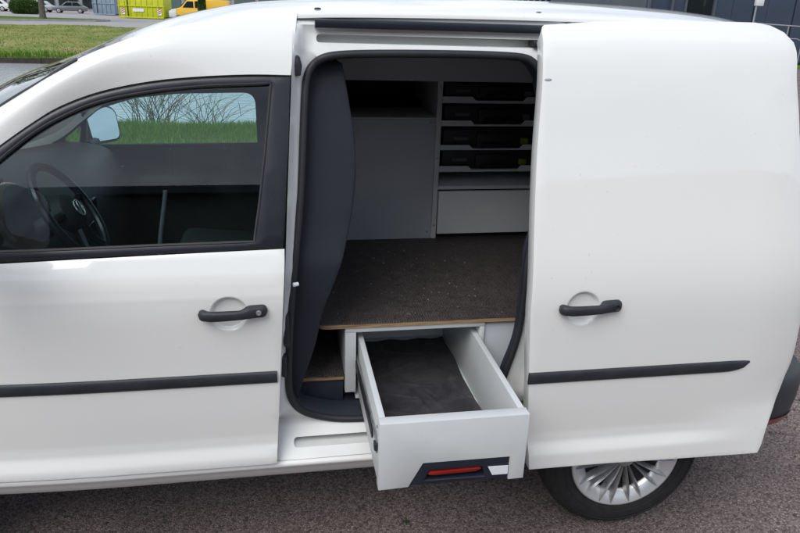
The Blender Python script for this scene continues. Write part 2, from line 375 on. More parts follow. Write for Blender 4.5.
class G:
    """collects shapes in one bmesh, linked as ONE object"""
    def __init__(s): s.bm = bmesh.new()
    def raw(s, vs, fs):
        v = [s.bm.verts.new(tuple(map(float, q))) for q in vs]
        for f in fs:
            try: s.bm.faces.new([v[i] for i in f])
            except ValueError: pass
        return s
    def _join(s, b):
        me = bpy.data.meshes.new('t'); b.to_mesh(me); b.free(); s.bm.from_mesh(me); bpy.data.meshes.remove(me)
    def box(s, x0, x1, y0, y1, z0, z1, bev=0, seg=2, rot=None, piv=None):
        b = bmesh.new()
        bmesh.ops.create_cube(b, size=1)
        for v in b.verts: v.co = Vector(((x0+x1)/2+v.co.x*(x1-x0), (y0+y1)/2+v.co.y*(y1-y0), (z0+z1)/2+v.co.z*(z1-z0)))
        if bev: bmesh.ops.bevel(b, geom=b.edges[:], offset=bev, segments=seg, profile=.5, affect='EDGES')
        if rot is not None:
            pv = Vector(piv) if piv is not None else Vector(((x0+x1)/2, (y0+y1)/2, (z0+z1)/2))
            for v in b.verts: v.co = pv + rot @ (v.co-pv)
        s._join(b); return s
    def prism(s, poly, a0, a1, axis='y', bev=0, seg=2):
        """poly of 2D points, extruded along axis from a0 to a1 (y: poly is x,z; x: poly is y,z; z: poly is x,y)"""
        b = bmesh.new()
        def P(q, a):
            return {'y': (q[0], a, q[1]), 'x': (a, q[0], q[1]), 'z': (q[0], q[1], a)}[axis]
        A = [b.verts.new(P(q, a0)) for q in poly]; B = [b.verts.new(P(q, a1)) for q in poly]
        n = len(poly)
        b.faces.new(A); b.faces.new(B[::-1])
        for i in range(n): b.faces.new([A[i], B[i], B[(i+1) % n], A[(i+1) % n]])
        bmesh.ops.recalc_face_normals(b, faces=b.faces[:])
        if bev: bmesh.ops.bevel(b, geom=[e for e in b.edges if e.calc_face_angle(0) > .5], offset=bev, segments=seg, profile=.5, affect='EDGES')
        s._join(b); return s
    def tube(s, path, r, n=8, closed=False, sy=1.0):
        P = [Vector(q) for q in path]; m = len(P)
        R = r if hasattr(r, '__len__') else [r]*m
        rings = []
        prev = None
        for i in range(m):
            if closed: d = P[(i+1) % m]-P[i-1]
            else: d = P[min(i+1, m-1)]-P[max(i-1, 0)]
            d.normalize()
            if prev is None:
                a = Vector((0, 0, 1)) if abs(d.z) < .9 else Vector((1, 0, 0))
                u = a.cross(d).normalized()
            else:
                u = (prev - d*prev.dot(d)).normalized()
            w = d.cross(u); prev = u
            rings.append([s.bm.verts.new(P[i]+(u*math.cos(2*math.pi*k/n)+w*math.sin(2*math.pi*k/n)*sy)*R[i]) for k in range(n)])
        rr = range(m) if closed else range(m-1)
        for i in rr:
            A, B = rings[i], rings[(i+1) % m]
            for k in range(n): s.bm.faces.new([A[k], A[(k+1) % n], B[(k+1) % n], B[k]])
        if not closed:
            s.bm.faces.new(rings[0][::-1]); s.bm.faces.new(rings[-1])
        return s
    def grid(s, rows, cu=False, cv=False):
        V = [[s.bm.verts.new(tuple(map(float, q))) for q in r] for r in rows]
        nu, nv = len(V), len(V[0])
        for i in range(nu if cu else nu-1):
            for j in range(nv if cv else nv-1):
                try: s.bm.faces.new([V[i][j], V[(i+1) % nu][j], V[(i+1) % nu][(j+1) % nv], V[i][(j+1) % nv]])
                except ValueError: pass
        return s
    def lathe(s, prof, c, n=48, axis='y'):
        """prof: (radius, offset along axis)"""
        rows = []
        for r, a in prof:
            row = []
            for k in range(n):
                t = 2*math.pi*k/n; q, w = r*math.cos(t), r*math.sin(t)
                row.append({'y': (c[0]+q, c[1]+a, c[2]+w), 'z': (c[0]+q, c[1]+w, c[2]+a), 'x': (c[0]+a, c[1]+q, c[2]+w)}[axis])
            rows.append(row)
        return s.grid(rows, cv=True)
    def obj(s, name, material, parent=None, smooth=35, kind=None, solid=0, bevel=0, flip=None, recalc=True, origin=None):
        if recalc: bmesh.ops.recalc_face_normals(s.bm, faces=s.bm.faces[:])
        if flip is not None:          # make the surface face the given direction on average
            a = Vector((0, 0, 0))
            for f in s.bm.faces: a += f.normal*f.calc_area()
            if a.dot(Vector(flip)) < 0: bmesh.ops.reverse_faces(s.bm, faces=s.bm.faces[:])
        co = np.array([v.co for v in s.bm.verts])
        if origin is None:
            lo, hi = co.min(0), co.max(0); origin = ((lo[0]+hi[0])/2, (lo[1]+hi[1])/2, lo[2])
        bmesh.ops.translate(s.bm, verts=s.bm.verts[:], vec=-Vector(origin))
        me = bpy.data.meshes.new(name); s.bm.to_mesh(me); s.bm.free()
        me.materials.append(MATS[material])
        if smooth:
            me.polygons.foreach_set('use_smooth', [True]*len(me.polygons))
            me.set_sharp_from_angle(angle=math.radians(smooth))
        o = bpy.data.objects.new(name, me); COL.objects.link(o)
        place(o, origin, parent)
        if kind: o['kind'] = kind
        if solid:
            md = o.modifiers.new('thickness', 'SOLIDIFY'); md.thickness = solid; md.offset = -1
        if bevel:
            md = o.modifiers.new('edge', 'BEVEL'); md.width = bevel; md.segments = 2; md.limit_method = 'ANGLE'; md.angle_limit = math.radians(50)
        return o

def big_mesh(name, verts, faces, material, parent=None, kind=None, smooth=False):
    """many small faces from numpy arrays"""
    verts = np.asarray(verts, float)
    lo, hi = verts.min(0), verts.max(0); og = Vector(((lo[0]+hi[0])/2, (lo[1]+hi[1])/2, lo[2]))
    me = bpy.data.meshes.new(name)
    me.from_pydata((verts-np.array(og)).tolist(), [], np.asarray(faces).tolist()); me.update()
    me.materials.append(MATS[material])
    if smooth: me.polygons.foreach_set('use_smooth', [True]*len(me.polygons))
    o = bpy.data.objects.new(name, me); COL.objects.link(o); place(o, og, parent)
    if kind: o['kind'] = kind
    return o

def catmull(P, sub=6, closed=False):
    P = [np.array(q, float) for q in P]; n = len(P); out = []
    for i in range(n if closed else n-1):
        p0 = P[i-1] if (closed or i > 0) else 2*P[0]-P[1]
        p1 = P[i]; p2 = P[(i+1) % n]
        p3 = P[(i+2) % n] if (closed or i+2 < n) else 2*P[-1]-P[-2]
        for k in range(sub):
            t = k/sub
            out.append(.5*((2*p1)+(-p0+p2)*t+(2*p0-5*p1+4*p2-p3)*t*t+(-p0+3*p1-3*p2+p3)*t**3))
    if not closed: out.append(P[-1])
    return out

def rounded(poly, rads, n=6):
    """2D polygon with rounded corners"""
    out = []; m = len(poly)
    rads = rads if hasattr(rads, '__len__') else [rads]*m
    for i in range(m):
        p = np.array(poly[i], float); a = np.array(poly[i-1], float); b = np.array(poly[(i+1) % m], float)
        r = rads[i]
        if r <= 0: out.append(p); continue
        da = (a-p); la = np.linalg.norm(da); db = (b-p); lb = np.linalg.norm(db)
        r = min(r, la*.49, lb*.49)
        s, e = p+da/la*r, p+db/lb*r
        for k in range(n+1):
            t = k/n; out.append((1-t)**2*s+2*t*(1-t)*p+t*t*e)
    return out

def inside(pts, poly):
    x, y = pts[:, 0], pts[:, 1]; c = np.zeros(len(pts), bool); n = len(poly)
    for i in range(n):
        x1, y1 = poly[i]; x2, y2 = poly[(i+1) % n]
        k = ((y1 > y) != (y2 > y)) & (x < (x2-x1)*(y-y1)/((y2-y1)+1e-15)+x1); c ^= k
    return c

def seg_dist(pts, poly, closed=True):
    A = np.asarray(poly, float); B = np.roll(A, -1, 0)
    if not closed: A, B = A[:-1], B[:-1]
    AB = B-A; den = (AB*AB).sum(1)+1e-15
    out = np.empty(len(pts))
    for i in range(0, len(pts), 4000):
        q = np.asarray(pts[i:i+4000], float)
        d = q[:, None, :]-A[None]
        t = np.clip((d*AB[None]).sum(2)/den, 0, 1)
        e = d-t[:, :, None]*AB[None]
        out[i:i+4000] = np.sqrt((e*e).sum(2).min(1))
    return out

def resample(poly, h):
    out = []; n = len(poly)
    for i in range(n):
        a, b = np.array(poly[i], float), np.array(poly[(i+1) % n], float)
        k = max(1, int(math.ceil(np.linalg.norm(b-a)/h)))
        for j in range(k): out.append(a+(b-a)*j/k)
    return out

def sheet(outline, surf, holes=(), h=.03, fine=(), bands=()):
    """triangulated sheet over a 2D outline (with holes), lifted to 3D by surf(a, b). fine: (ca, cb, radius, step)"""
    loops = [resample(outline, h)]+[resample(q, h) for q in holes]
    pts = []; edges = []
    for lp in loops:
        o = len(pts); n = len(lp); pts += [tuple(q) for q in lp]; edges += [(o+i, o+(i+1) % n) for i in range(n)]
    O = np.array(loops[0]); lo, hi = O.min(0), O.max(0)
    gx = np.arange(lo[0]+h*.5, hi[0], h); gz = np.arange(lo[1]+h*.5, hi[1], h)
    g = np.array(np.meshgrid(gx, gz)).reshape(2, -1).T
    for ca, cb, rr, st in fine:
        g = g[np.hypot(g[:, 0]-ca, g[:, 1]-cb) > rr+st*.5]
        q = [(ca, cb)]
        for fr in (.16, .32, .48, .62, .73, .79, .84, .88, .92, .96, 1.0):
            m_ = max(8, int(56*min(1, fr*1.3))); q += [(ca+rr*fr*math.cos(6.28319*k/m_+fr), cb+rr*fr*math.sin(6.28319*k/m_+fr)) for k in range(m_)]
        q = np.array(q)
        g = np.vstack([g, q])
    mind = np.full(len(g), h*.35)
    for z0, z1, dz in bands:
        k = (g[:, 1] > z0-dz*.5) & (g[:, 1] < z1+dz*.5)
        q = np.array(np.meshgrid(gx, np.arange(z0, z1+dz*.5, dz))).reshape(2, -1).T
        for ca, cb, rr, st in fine:
            k &= np.hypot(g[:, 0]-ca, g[:, 1]-cb) > rr+1e-6; q = q[np.hypot(q[:, 0]-ca, q[:, 1]-cb) > rr+st*.5]
        g, mind = g[~k], mind[~k]
        g = np.vstack([g, q]); mind = np.concatenate([mind, np.full(len(q), dz*.35)])
    ok = inside(g, loops[0]) & (seg_dist(g, loops[0]) > mind)
    for lp in loops[1:]:
        ok &= ~inside(g, lp) & (seg_dist(g, lp) > h*.35)
    pts += [tuple(q) for q in g[ok]]
    r = delaunay_2d_cdt([Vector(q) for q in pts], edges, [], 1, 1e-6)
    V2 = np.array([(q[0], q[1]) for q in r[0]]); F2 = np.array([list(f) for f in r[2]])
    cen = V2[F2].mean(1)
    keep = inside(cen, loops[0])
    for lp in loops[1:]: keep &= ~inside(cen, lp)
    return [surf(q[0], q[1]) for q in V2], F2[keep].tolist()

# ------------------------------------------------------------------ the ground and what lies beyond
def terrain(name, outline, mt, zf, h=1.0, holes=(), kind='structure', smooth=60):
    vs, fs = sheet(outline, lambda a, b: (a, b, zf(a, b)), holes=holes, h=h)
    return G().raw(vs, fs).obj(name, mt, smooth=smooth, kind=kind, flip=(0, 0, 1))

POND = [(-70, 11.6), (-30, 11.3), (-12, 11.6), (-6, 11.2), (-1, 11.4), (4, 11.9), (6.5, 12.5), (7, 15), (5.5, 20), (3, 24.5), (-1, 26.3), (-7, 27.2), (-14, 27.5), (-24, 28.5), (-40, 30), (-70, 32)]
ASPH_EDGE = 5.2
terrain('ground', [(-400, -400), (400, -400), (400, 600), (-400, 600)], 'lawn_green', lambda a, b: -1.4, h=60)
terrain('asphalt_yard', [(-60, -60), (60, -60), (60, 24), (9, 24), (9, ASPH_EDGE), (-60, ASPH_EDGE)], 'asphalt', lambda a, b: 0.0, h=6)
tag(terrain('asphalt_verge', [(-400, -400), (400, -400), (400, 200), (60.2, 200), (60.2, -60.2), (-60.2, -60.2), (-60.2, 5), (-400, 5)], 'lawn_green', lambda a, b: -.03, h=30), kind='structure').name = 'lawn'
def near_zv(a, b):
    q = np.stack([a, b], 1); d = seg_dist(q, POND); w = inside(q, POND)
    t = np.minimum(1, d/2.2)
    return np.where(w, -.55-.2*np.minimum(1, d), -.55+.5*t*t*(3-2*t)+.02*np.sin(a*1.7)*t)
def near_z(a, b): return float(near_zv(np.array([a]), np.array([b]))[0])
bank_near = [(-60, ASPH_EDGE+.02), (8.98, ASPH_EDGE+.02), (8.98, 23.5), (4.5, 26), (5.0, 20), (6.3, 15), (5.8, 13), (3.7, 12.4), (-1, 11.9), (-6, 11.7), (-12, 12.1), (-30, 11.9), (-60, 12.2)]
terrain('near_bank', bank_near, 'lawn_green', near_z, h=.6)
def far_zv(a, b):
    q = np.stack([a, b], 1); d = seg_dist(q, POND); w = inside(q, POND)
    t = np.minimum(1, d/1.1); u = np.minimum(1, d/22)
    return np.where(w, -.6-.2*np.minimum(1, d), -.6+.32*t*t*(3-2*t)+.26*u+.05*np.sin(a*.7+b*.45)*t+.03*np.sin(a*1.9-b*1.1)*t)
def far_z(a, b): return float(far_zv(np.array([a]), np.array([b]))[0])
bank_far = [(-70, 31), (-40, 29), (-24, 27.6), (-14, 26.7), (-7, 26.4), (-1, 25.5), (2.3, 23.9), (4.5, 25.6), (9, 24.6), (14, 28), (14, 50), (-10, 52), (-30, 54), (-70, 56)]
terrain('far_bank', bank_far, 'lawn_dry', far_z, h=.9)
vs = [(-70, 9, -.58), (8, 9, -.58), (8, 33, -.58), (-70, 33, -.58)]
G().raw(vs, [(0, 1, 2, 3)]).obj('pond_water', 'pond_water', kind='structure', smooth=0, flip=(0, 0, 1))
terrain('path', [(-70, 56.0), (-30, 54.0), (-10, 52.0), (14, 50), (14, 58), (-14.5, 66.5), (-22, 61.5), (-70, 64)], 'road_grey', lambda a, b: -.10, h=4)
terrain('grass_verge', [(-70, 64.3), (-22, 61.8), (-15.6, 66.0), (-14.9, 68), (-17, 70), (-30, 73), (-70, 77)], 'lawn_green', lambda a, b: .02, h=4)
terrain('yard_paving', [(-120, 60), (-70, 58), (-22, 58), (14, 49.9), (70, 49.9), (70, 220), (-120, 220)], 'road_grey', lambda a, b: -.115, h=12)
EDG = empty('pond_edging', (-15, 27.5, -.7)); EDG['kind'] = 'structure'
kb = G()
kp = [(-70, 64.15), (-22, 61.65), (-15.4, 65.9), (-14.7, 68.05), (-16.9, 70.15)]
for i in range(len(kp)-1):
    a, b = Vector((*kp[i], 0)), Vector((*kp[i+1], 0)); d = (b-a).normalized(); nn = Vector((-d.y, d.x, 0))*.09
    kb.raw([a-nn+Vector((0, 0, -.2)), b-nn+Vector((0, 0, -.2)), b+nn+Vector((0, 0, -.2)), a+nn+Vector((0, 0, -.2)), a-nn+Vector((0, 0, .05)), b-nn+Vector((0, 0, .05)), b+nn+Vector((0, 0, .05)), a+nn+Vector((0, 0, .05))],
           [(4, 5, 6, 7), (0, 1, 5, 4), (1, 2, 6, 5), (2, 3, 7, 6), (3, 0, 4, 7)])
kb.obj('kerb', 'concrete', kind='structure', smooth=0)

far_shore = [(3, 24.5), (-1, 26.3), (-7, 27.2), (-14, 27.5), (-24, 28.5), (-40, 30)]
for i in range(len(far_shore)-1):
    a, b = np.array(far_shore[i]), np.array(far_shore[i+1]); d_ = (b-a)/np.linalg.norm(b-a); n_ = np.array((-d_[1], d_[0]))*.05
    m_ = max(1, int(np.linalg.norm(b-a)/1.6))
    for k in range(m_):
        p0, p1 = a+(b-a)*k/m_+d_*.01, a+(b-a)*(k+1)/m_-d_*.01; zt = -.36+random.uniform(-.03, .03)
        g = G(); q = [p0-n_, p1-n_, p1+n_, p0+n_]
        g.raw([(*w, -.75) for w in q]+[(*w, zt) for w in q], [(4, 5, 6, 7), (0, 1, 5, 4), (1, 2, 6, 5), (2, 3, 7, 6), (3, 0, 4, 7)])
        o = g.obj('edging_board', 'timber_wet', EDG, smooth=0)

def blades(n, xs, ys, zf, hmin, hmax, wid, lean=.35, ok=None):
    """grass blades: two-segment tapering strips"""
    x = rng.uniform(*xs, n); y = rng.uniform(*ys, n)
    if ok is not None:
        k = ok(x, y); x, y = x[k], y[k]
    n = len(x)
    z = zf(x, y)-.02
    h = rng.uniform(hmin, hmax, n); th = rng.uniform(0, 2*np.pi, n); le = rng.normal(0, lean, n)*h; ph = rng.uniform(0, 2*np.pi, n)
    dx, dy = np.cos(th)*wid/2, np.sin(th)*wid/2
    lx, ly = np.cos(ph)*le, np.sin(ph)*le
    B = np.stack([x, y, z], 1)
    v = np.zeros((n, 5, 3))
    v[:, 0] = B+np.stack([-dx, -dy, 0*x], 1); v[:, 1] = B+np.stack([dx, dy, 0*x], 1)
    mid = B+np.stack([lx*.35, ly*.35, h*.6], 1)
    v[:, 2] = mid+np.stack([dx*.7, dy*.7, 0*x], 1); v[:, 3] = mid+np.stack([-dx*.7, -dy*.7, 0*x], 1)
    v[:, 4] = B+np.stack([lx, ly, h], 1)
    f = []
    o = np.arange(n)*5
    f = np.concatenate([np.stack([o, o+1, o+2], 1), np.stack([o, o+2, o+3], 1), np.stack([o+3, o+2, o+4], 1)])
    return v.reshape(-1, 3), f

def notwater(x, y): return ~inside(np.stack([x, y], 1), POND)
v, f = blades(30000, (-24, 2), (25.0, 52), far_zv, .02, .09, .05, lean=.6, ok=notwater)
tag(big_mesh('bank_grass', v, f, 'bank_grass', kind='stuff'), 'dry summer grass covering the bank across the pond', 'grass')
edge = [(a, b) for a, b in POND if b > 22]
def nearedge(x, y): return notwater(x, y) & (seg_dist(np.stack([x, y], 1), POND) < .9)
v, f = blades(40000, (-22, 2), (25, 30), far_zv, .08, .30, .04, lean=.5, ok=nearedge)
tag(big_mesh('waterside_grass', v, f, 'grass_green', kind='stuff'), 'taller green grass along the far edge of the pond', 'grass')
v, f = blades(80000, (-5.5, 1.5), (5.3, 11.6), near_zv, .06, .2, .012, ok=notwater)
tag(big_mesh('lawn_grass', v, f, 'grass_green', kind='stuff'), 'green lawn between the yard and the pond seen through the window', 'grass')

def reed_clump(x, y, n, hh, spread, label):
    g = G()
    for i in range(n):
        a = random.uniform(0, 2*math.pi); r = random.uniform(0, spread*.25)
        bx, by = x+r*math.cos(a), y+r*math.sin(a)*.6
        h = hh*random.uniform(.6, 1.1); le = random.uniform(.1, .75)*spread; b = random.uniform(0, 2*math.pi)
        bz = near_z(bx, by)-.05
        pth = [(bx+math.cos(b)*le*t*t, by+math.sin(b)*le*t*t, bz+h*(t-.12*t*t*le)) for t in (0, .35, .7, 1)]
        g.tube(pth, [.006, .0055, .004, .0015], n=4)
        if random.random() < .8:
            t0 = random.uniform(.4, .8); q = Vector(pth[2])*t0+Vector(pth[1])*(1-t0)
            c = b+random.uniform(-1.4, 1.4); l = random.uniform(.2, .5)
            g.tube([q, q+Vector((math.cos(c)*l*.4, math.sin(c)*l*.4, l*.5)), q+Vector((math.cos(c)*l, math.sin(c)*l, l*.8))], [.006, .005, .001], n=3)
    o = g.obj('reed_clump', 'reed_stem', smooth=0)
    return tag(o, label, 'reeds', 'reeds growing at the near edge of the pond')
reed_clump(-2.2, 11.2, 60, 1.45, 2.0, 'left clump of bare thin reeds seen through the far cab window')
reed_clump(-1.3, 11.25, 30, 1.0, 1.6, 'right clump of bare thin reeds seen through the far cab window')

def leaf_cloud(n, c, rad, size, seed, lump=.35):
    r = np.random.default_rng(seed)
    d = r.normal(size=(n, 3)); d /= np.linalg.norm(d, axis=1)[:, None]
    w = 1+lump*np.sin(d[:, 0]*5+seed)*np.sin(d[:, 1]*6+seed*2)*np.cos(d[:, 2]*5)
    q = np.array(c)+d*np.array(rad)*(w*r.uniform(.45, 1.0, n)**.45)[:, None]
    a = r.normal(size=(n, 3)); a /= np.linalg.norm(a, axis=1)[:, None]; b = np.cross(a, r.normal(size=(n, 3))); b /= np.linalg.norm(b, axis=1)[:, None]
    s = size*r.uniform(.6, 1.3, n)[:, None]
    v = np.stack([q-a*s, q+b*s*.45, q+a*s, q-b*s*.45], 1).reshape(-1, 3)
    return v, np.arange(n*4).reshape(-1, 4)

def tree(x, y, z, r, h, label, leaves=5000, crown_r=3.5, seed=1):
    t = thing('tree', (x, y, z), label, 'tree', 'trees on the grass verge')
    random.seed(seed)
    g = G()
    g.tube([(x, y, z-.2), (x, y, z+.25), (x+.03, y, z+1.5), (x-.04, y, z+h*.5), (x, y, z+h*.9)], [r*1.5, r*1.08, r*.95, r*.75, r*.2], n=12)
    for i in range(7):
        a = i*2.4; z0 = z+h*(.42+.06*i)
        g.tube([(x, y, z0), (x+math.cos(a)*.9, y+math.sin(a)*.9, z0+.7), (x+math.cos(a)*2.2, y+math.sin(a)*2.2, z0+1.6)], [r*.4, r*.25, r*.06], n=6)
    g.obj('trunk', 'bark', t)
    v, f = leaf_cloud(leaves, (x, y, z+h*.85), (crown_r, crown_r, crown_r*.9), .16, seed)
    big_mesh('crown', v, f, 'leaf_green', t)
    return t
tree(-19.9, 66.6, 0, .26, 7.5, 'tree with grey trunk standing on the grass across the pond', seed=3)
tree(-27.3, 70.0, .0, .22, 7, 'dark trunked tree at the left edge, beyond the pond', seed=5)

# clipped hedge
v, f = leaf_cloud(9000, (-27.6, 88.5, .65), (1.55, .75, .85), .07, 9, .12)
v2, f2 = leaf_cloud(9000, (-28.6, 88.5, .6), (1.2, .75, .8), .07, 12, .12)
hd = thing('hedge', (-28, 88.5, -.11), 'low rounded green hedge beside the tree trunk', 'hedge')
big_mesh('crown', np.vstack([v, v2]), np.vstack([f, f2+len(v)]), 'hedge_green', hd)
for i in range(6): G().tube([(-29.2+.42*i, 88.5, -.15), (-29.2+.42*i, 88.5, .3)], .03, n=5).obj('stem', 'bark', hd)

def skip_container(x, y, L, Wd, Hh, rz, mt, label, hazard):
    t = thing('waste_container', (x, y, -.11), label, 'container')
    t.rotation_euler.z = rz
    def P(g, name, m, **k): return g.obj(name, m, t, **k)
    def b(*a, **k): return G().box(*[a[0]+x, a[1]+x, a[2]+y, a[3]+y, a[4]-.11, a[5]-.11], **k)
    P(b(-L/2, L/2, -Wd/2, Wd/2, .18, Hh, bev=.04), 'body', mt)
    for i in range(2): P(b(-L/2+.1, L/2-.1, -Wd/2-.05+i*(Wd+.02), -Wd/2+.03+i*(Wd+.02), .05, .2, bev=.01), 'skid', mt)
    n = int(L/.62)
    for i in range(n+1):
        xx = -L/2+.08+i*(L-.16)/n
        P(b(xx-.05, xx+.05, -Wd/2-.07, -Wd/2+.01, .2, Hh-.06, bev=.012), 'rib', mt)
    P(b(-L/2-.04, L/2+.04, -Wd/2-.09, -Wd/2+.02, Hh-.12, Hh+.02, bev=.015), 'top_rail', mt)
    P(b(-L/2-.04, L/2+.04, -Wd/2-.09, -Wd/2+.02, Hh*.55-.05, Hh*.55+.05, bev=.015), 'middle_rail', mt)
    P(b(-L*.30, -L*.30+.09, -Wd/2-.12, -Wd/2-.02, .25, Hh-.1, bev=.01), 'latch_bar', 'bin_black')
    if hazard:
        P(b(-L*.18, L*.06, -Wd/2-.082, -Wd/2-.07, .72, 1.05), 'label_plate', 'label_white')
        for sx in (-L*.40, L*.40):
            g = b(sx-.22, sx+.22, -Wd/2-.085, -Wd/2-.072, .40, 1.05); pl = P(g, 'hazard_plate', 'label_white')
            for k in range(3):
                zz = .45+k*.2
                G().raw([(x+sx-.2, y-Wd/2-.09, zz-.11), (x+sx+.2, y-Wd/2-.09, zz+.09), (x+sx+.2, y-Wd/2-.09, zz+.19), (x+sx-.2, y-Wd/2-.09, zz-.01)], [(0, 1, 2, 3)]).obj('stripe', 'hazard_red', t, smooth=0)
    return t
skip_container(-14.0, 83.5, 5.1, 2.4, 2.35, -.22, 'container_yellow', 'lime yellow steel waste container with white label plate', True)
skip_container(-20.2, 96, 3.6, 2.4, 2.5, -.55, 'container_blue', 'grey blue steel container left of the lime yellow one', False)

def parked_car(x, y, rz, mt, label, L=4.3, Hh=1.45):
    t = thing('parked_car', (x, y, -.115), label, 'car', 'cars parked across the pond')
    t.rotation_euler.z = rz
    def O(g, n, m, **k): return g.obj(n, m, t, **k)
    z = -.115
    prof = [(-L/2, .35), (-L/2+.02, .62), (-L/2+.15, .78), (-L*.22, .90), (L*.42, .92), (L/2-.03, .80), (L/2, .5), (L/2-.04, .30), (-L/2+.1, .28)]
    O(G().prism([(x+a, z+c) for a, c in prof], y-.88, y+.88, bev=.06), 'body', mt)
    cab = [(-L*.24, .88), (-L*.08, Hh-.06), (-L*.02, Hh), (L*.26, Hh-.02), (L*.42, .90)]
    O(G().prism([(x+a, z+c) for a, c in cab], y-.74, y+.74, bev=.05), 'cabin', mt)
    for sy in (-1, 1):
        w = [(-L*.18, .93), (-L*.07, Hh-.12), (L*.08, Hh-.09), (L*.08, .93)]
        O(G().prism([(x+a, z+c) for a, c in w], y+sy*.742, y+sy*.755), 'side_window', 'dark_glass')
        w = [(L*.10, .93), (L*.10, Hh-.09), (L*.25, Hh-.10), (L*.34, .93)]
        O(G().prism([(x+a, z+c) for a, c in w], y+sy*.742, y+sy*.755), 'side_window', 'dark_glass')
        for sx in (-1, 1):
            c = (x+sx*L*.30, y+sy*.80, z+.31)
            wh = O(G().lathe([(.0, -.1), (.22, -.1), (.31, -.08), (.315, 0), (.31, .08), (.22, .1), (0, .1)], c, 24), 'wheel', 'tyre_rubber')
            G().lathe([(0, .112*sy), (.15, .112*sy), (.205, .1*sy), (.205, .09*sy)], c, 20).obj('rim', 'silver', wh)
        O(G().box(x-L/2-.005, x-L/2+.12, y+sy*.6-.17, y+sy*.6+.17, z+.60, z+.74, bev=.03), 'headlight', 'sky_glass')
    g = G().raw([(x-L*.235, y-.66, z+.93), (x-L*.235, y+.66, z+.93), (x-L*.09, y+.6, z+Hh-.07), (x-L*.09, y-.6, z+Hh-.07)], [(0, 1, 2, 3)])
    o = O(g, 'windscreen', 'dark_glass', smooth=0); o.location += Vector((-.03, 0, .02))
    return t
parked_car(-35.8, 101, .1, 'car_white', 'white car parked far left beyond the pond')
parked_car(-31.0, 103, -.05, 'car_silver', 'silver car parked behind the hedge')
parked_car(-26.5, 101.5, .12, 'car_grey', 'grey car parked right of the tree trunk')

# yellow service van with white nose and blue windscreen
ya = thing('yellow_van', (-7.6, 76, -.115), 'yellow van with white bonnet parked beyond the lime container', 'van')
ya.rotation_euler.z = -.12
x, y, z = -7.6, 76, -.115
def YO(g, n, m): return g.obj(n, m, ya)
YO(G().prism([(x-2.0, z+.35), (x-2.0, z+1.25), (x-1.55, z+1.35), (x-.95, z+2.0), (x-.6, z+2.15), (x+3.2, z+2.15), (x+3.25, z+.35)], y-.95, y+.95, bev=.07), 'body', 'van_yellow')
YO(G().prism([(x-2.75, z+.40), (x-2.78, z+.95), (x-2.5, z+1.12), (x-2.0, z+1.24), (x-2.0, z+.40)], y-.92, y+.92, bev=.06), 'bonnet', 'car_white')
YO(G().raw([(x-1.60, y-.8, z+1.34), (x-1.60, y+.8, z+1.34), (x-.98, y+.72, z+2.02), (x-.98, y-.72, z+2.02)], [(0, 1, 2, 3)]), 'windscreen', 'sky_glass').location += Vector((-.05, 0, .04))
YO(G().prism([(x-1.35, z+1.35), (x-.85, z+1.95), (x-.25, z+1.95), (x-.25, z+1.35)], y-.975, y-.955), 'side_window', 'dark_glass')
YO(G().prism([(x-.1, z+1.35), (x-.1, z+1.98), (x+.9, z+1.98), (x+.9, z+1.35)], y-.975, y-.955), 'side_window', 'dark_glass')
for sx in (-1.75, 2.2):
    for sy in (-.85, .85): YO(G().lathe([(0, -.1), (.25, -.11), (.34, -.09), (.345, 0), (.34, .09), (.25, .11), (0, .1)], (x+sx, y+sy, z+.345), 24), 'wheel', 'tyre_rubber')
for sy in (-.62, .62): YO(G().box(x-2.80, x-2.66, y+sy-.18, y+sy+.18, z+.78, z+.95, bev=.04), 'headlight', 'sky_glass')

sh = thing('shrub', (-6.9, 73.2, -.115), 'narrow dark green shrub in front of the yellow van', 'shrub')
v, f = leaf_cloud(4500, (-6.95, 73.2, 1.35), (.42, .42, 1.4), .07, 21, .2)
big_mesh('crown', v, f, 'leaf_green', sh)
G().tube([(-6.95, 73.2, -.2), (-6.95, 73.2, 1.6)], [.06, .02], n=6).obj('stem', 'bark', sh)

for i, (bx, by) in enumerate(((-10.9, 82.5), (-10.1, 82.2))):
    t = thing('wheelie_bin', (bx, by, -.115), ('left' if i == 0 else 'right')+' dark wheeled bin standing beside the lime container', 'bin', 'wheeled bins by the container')
    G().prism([(bx-.27, -.05), (bx-.33, .85), (bx+.33, .85), (bx+.27, -.05)], by-.35, by+.35, bev=.03).obj('body', 'bin_black', t)
    G().prism([(bx-.36, .86), (bx-.33, .95), (bx+.33, .95), (bx+.36, .86)], by-.4, by+.38, bev=.02).obj('lid', 'bin_black', t)
    for sx in (-.3, .3): G().lathe([(0, -.03), (.1, -.03), (.1, .03), (0, .03)], (bx+sx, by+.33, -.015), 14, axis='x').obj('wheel', 'tyre_rubber', t)

# far buildings
def far_hall(x0, x1, y0, y1, h, label, wall, n, glassm):
    t = thing('industrial_hall', ((x0+x1)/2, y0, -.115), label, 'building')
    G().box(x0, x1, y0, y1, -.2, h, bev=.05).obj('wall', wall, t, smooth=0)
    G().box(x0-.15, x1+.15, y0-.15, y1+.15, h-.02, h+.35, bev=.04).obj('roof', 'navy_post', t, smooth=0)
    w = (x1-x0)/n
    for i in range(n):
        a, b = x0+w*i+.35, x0+w*(i+1)-.35
        fr = G().box(a-.08, b+.08, y0-.09, y0+.02, .25, 2.85, bev=.02).obj('window', 'navy_post', t, smooth=0)
        for k in range(2):
            c = a+(b-a)*k/2
            G().box(c+.05, c+(b-a)/2-.05, y0-.12, y0-.095, .35, 2.75).obj('pane', glassm, fr, smooth=0)
    return t
far_hall(-24, 12, 112, 126, 6.5, 'grey hall with tall greenish windows behind the lime container', 'grey_wall', 10, 'green_glass')
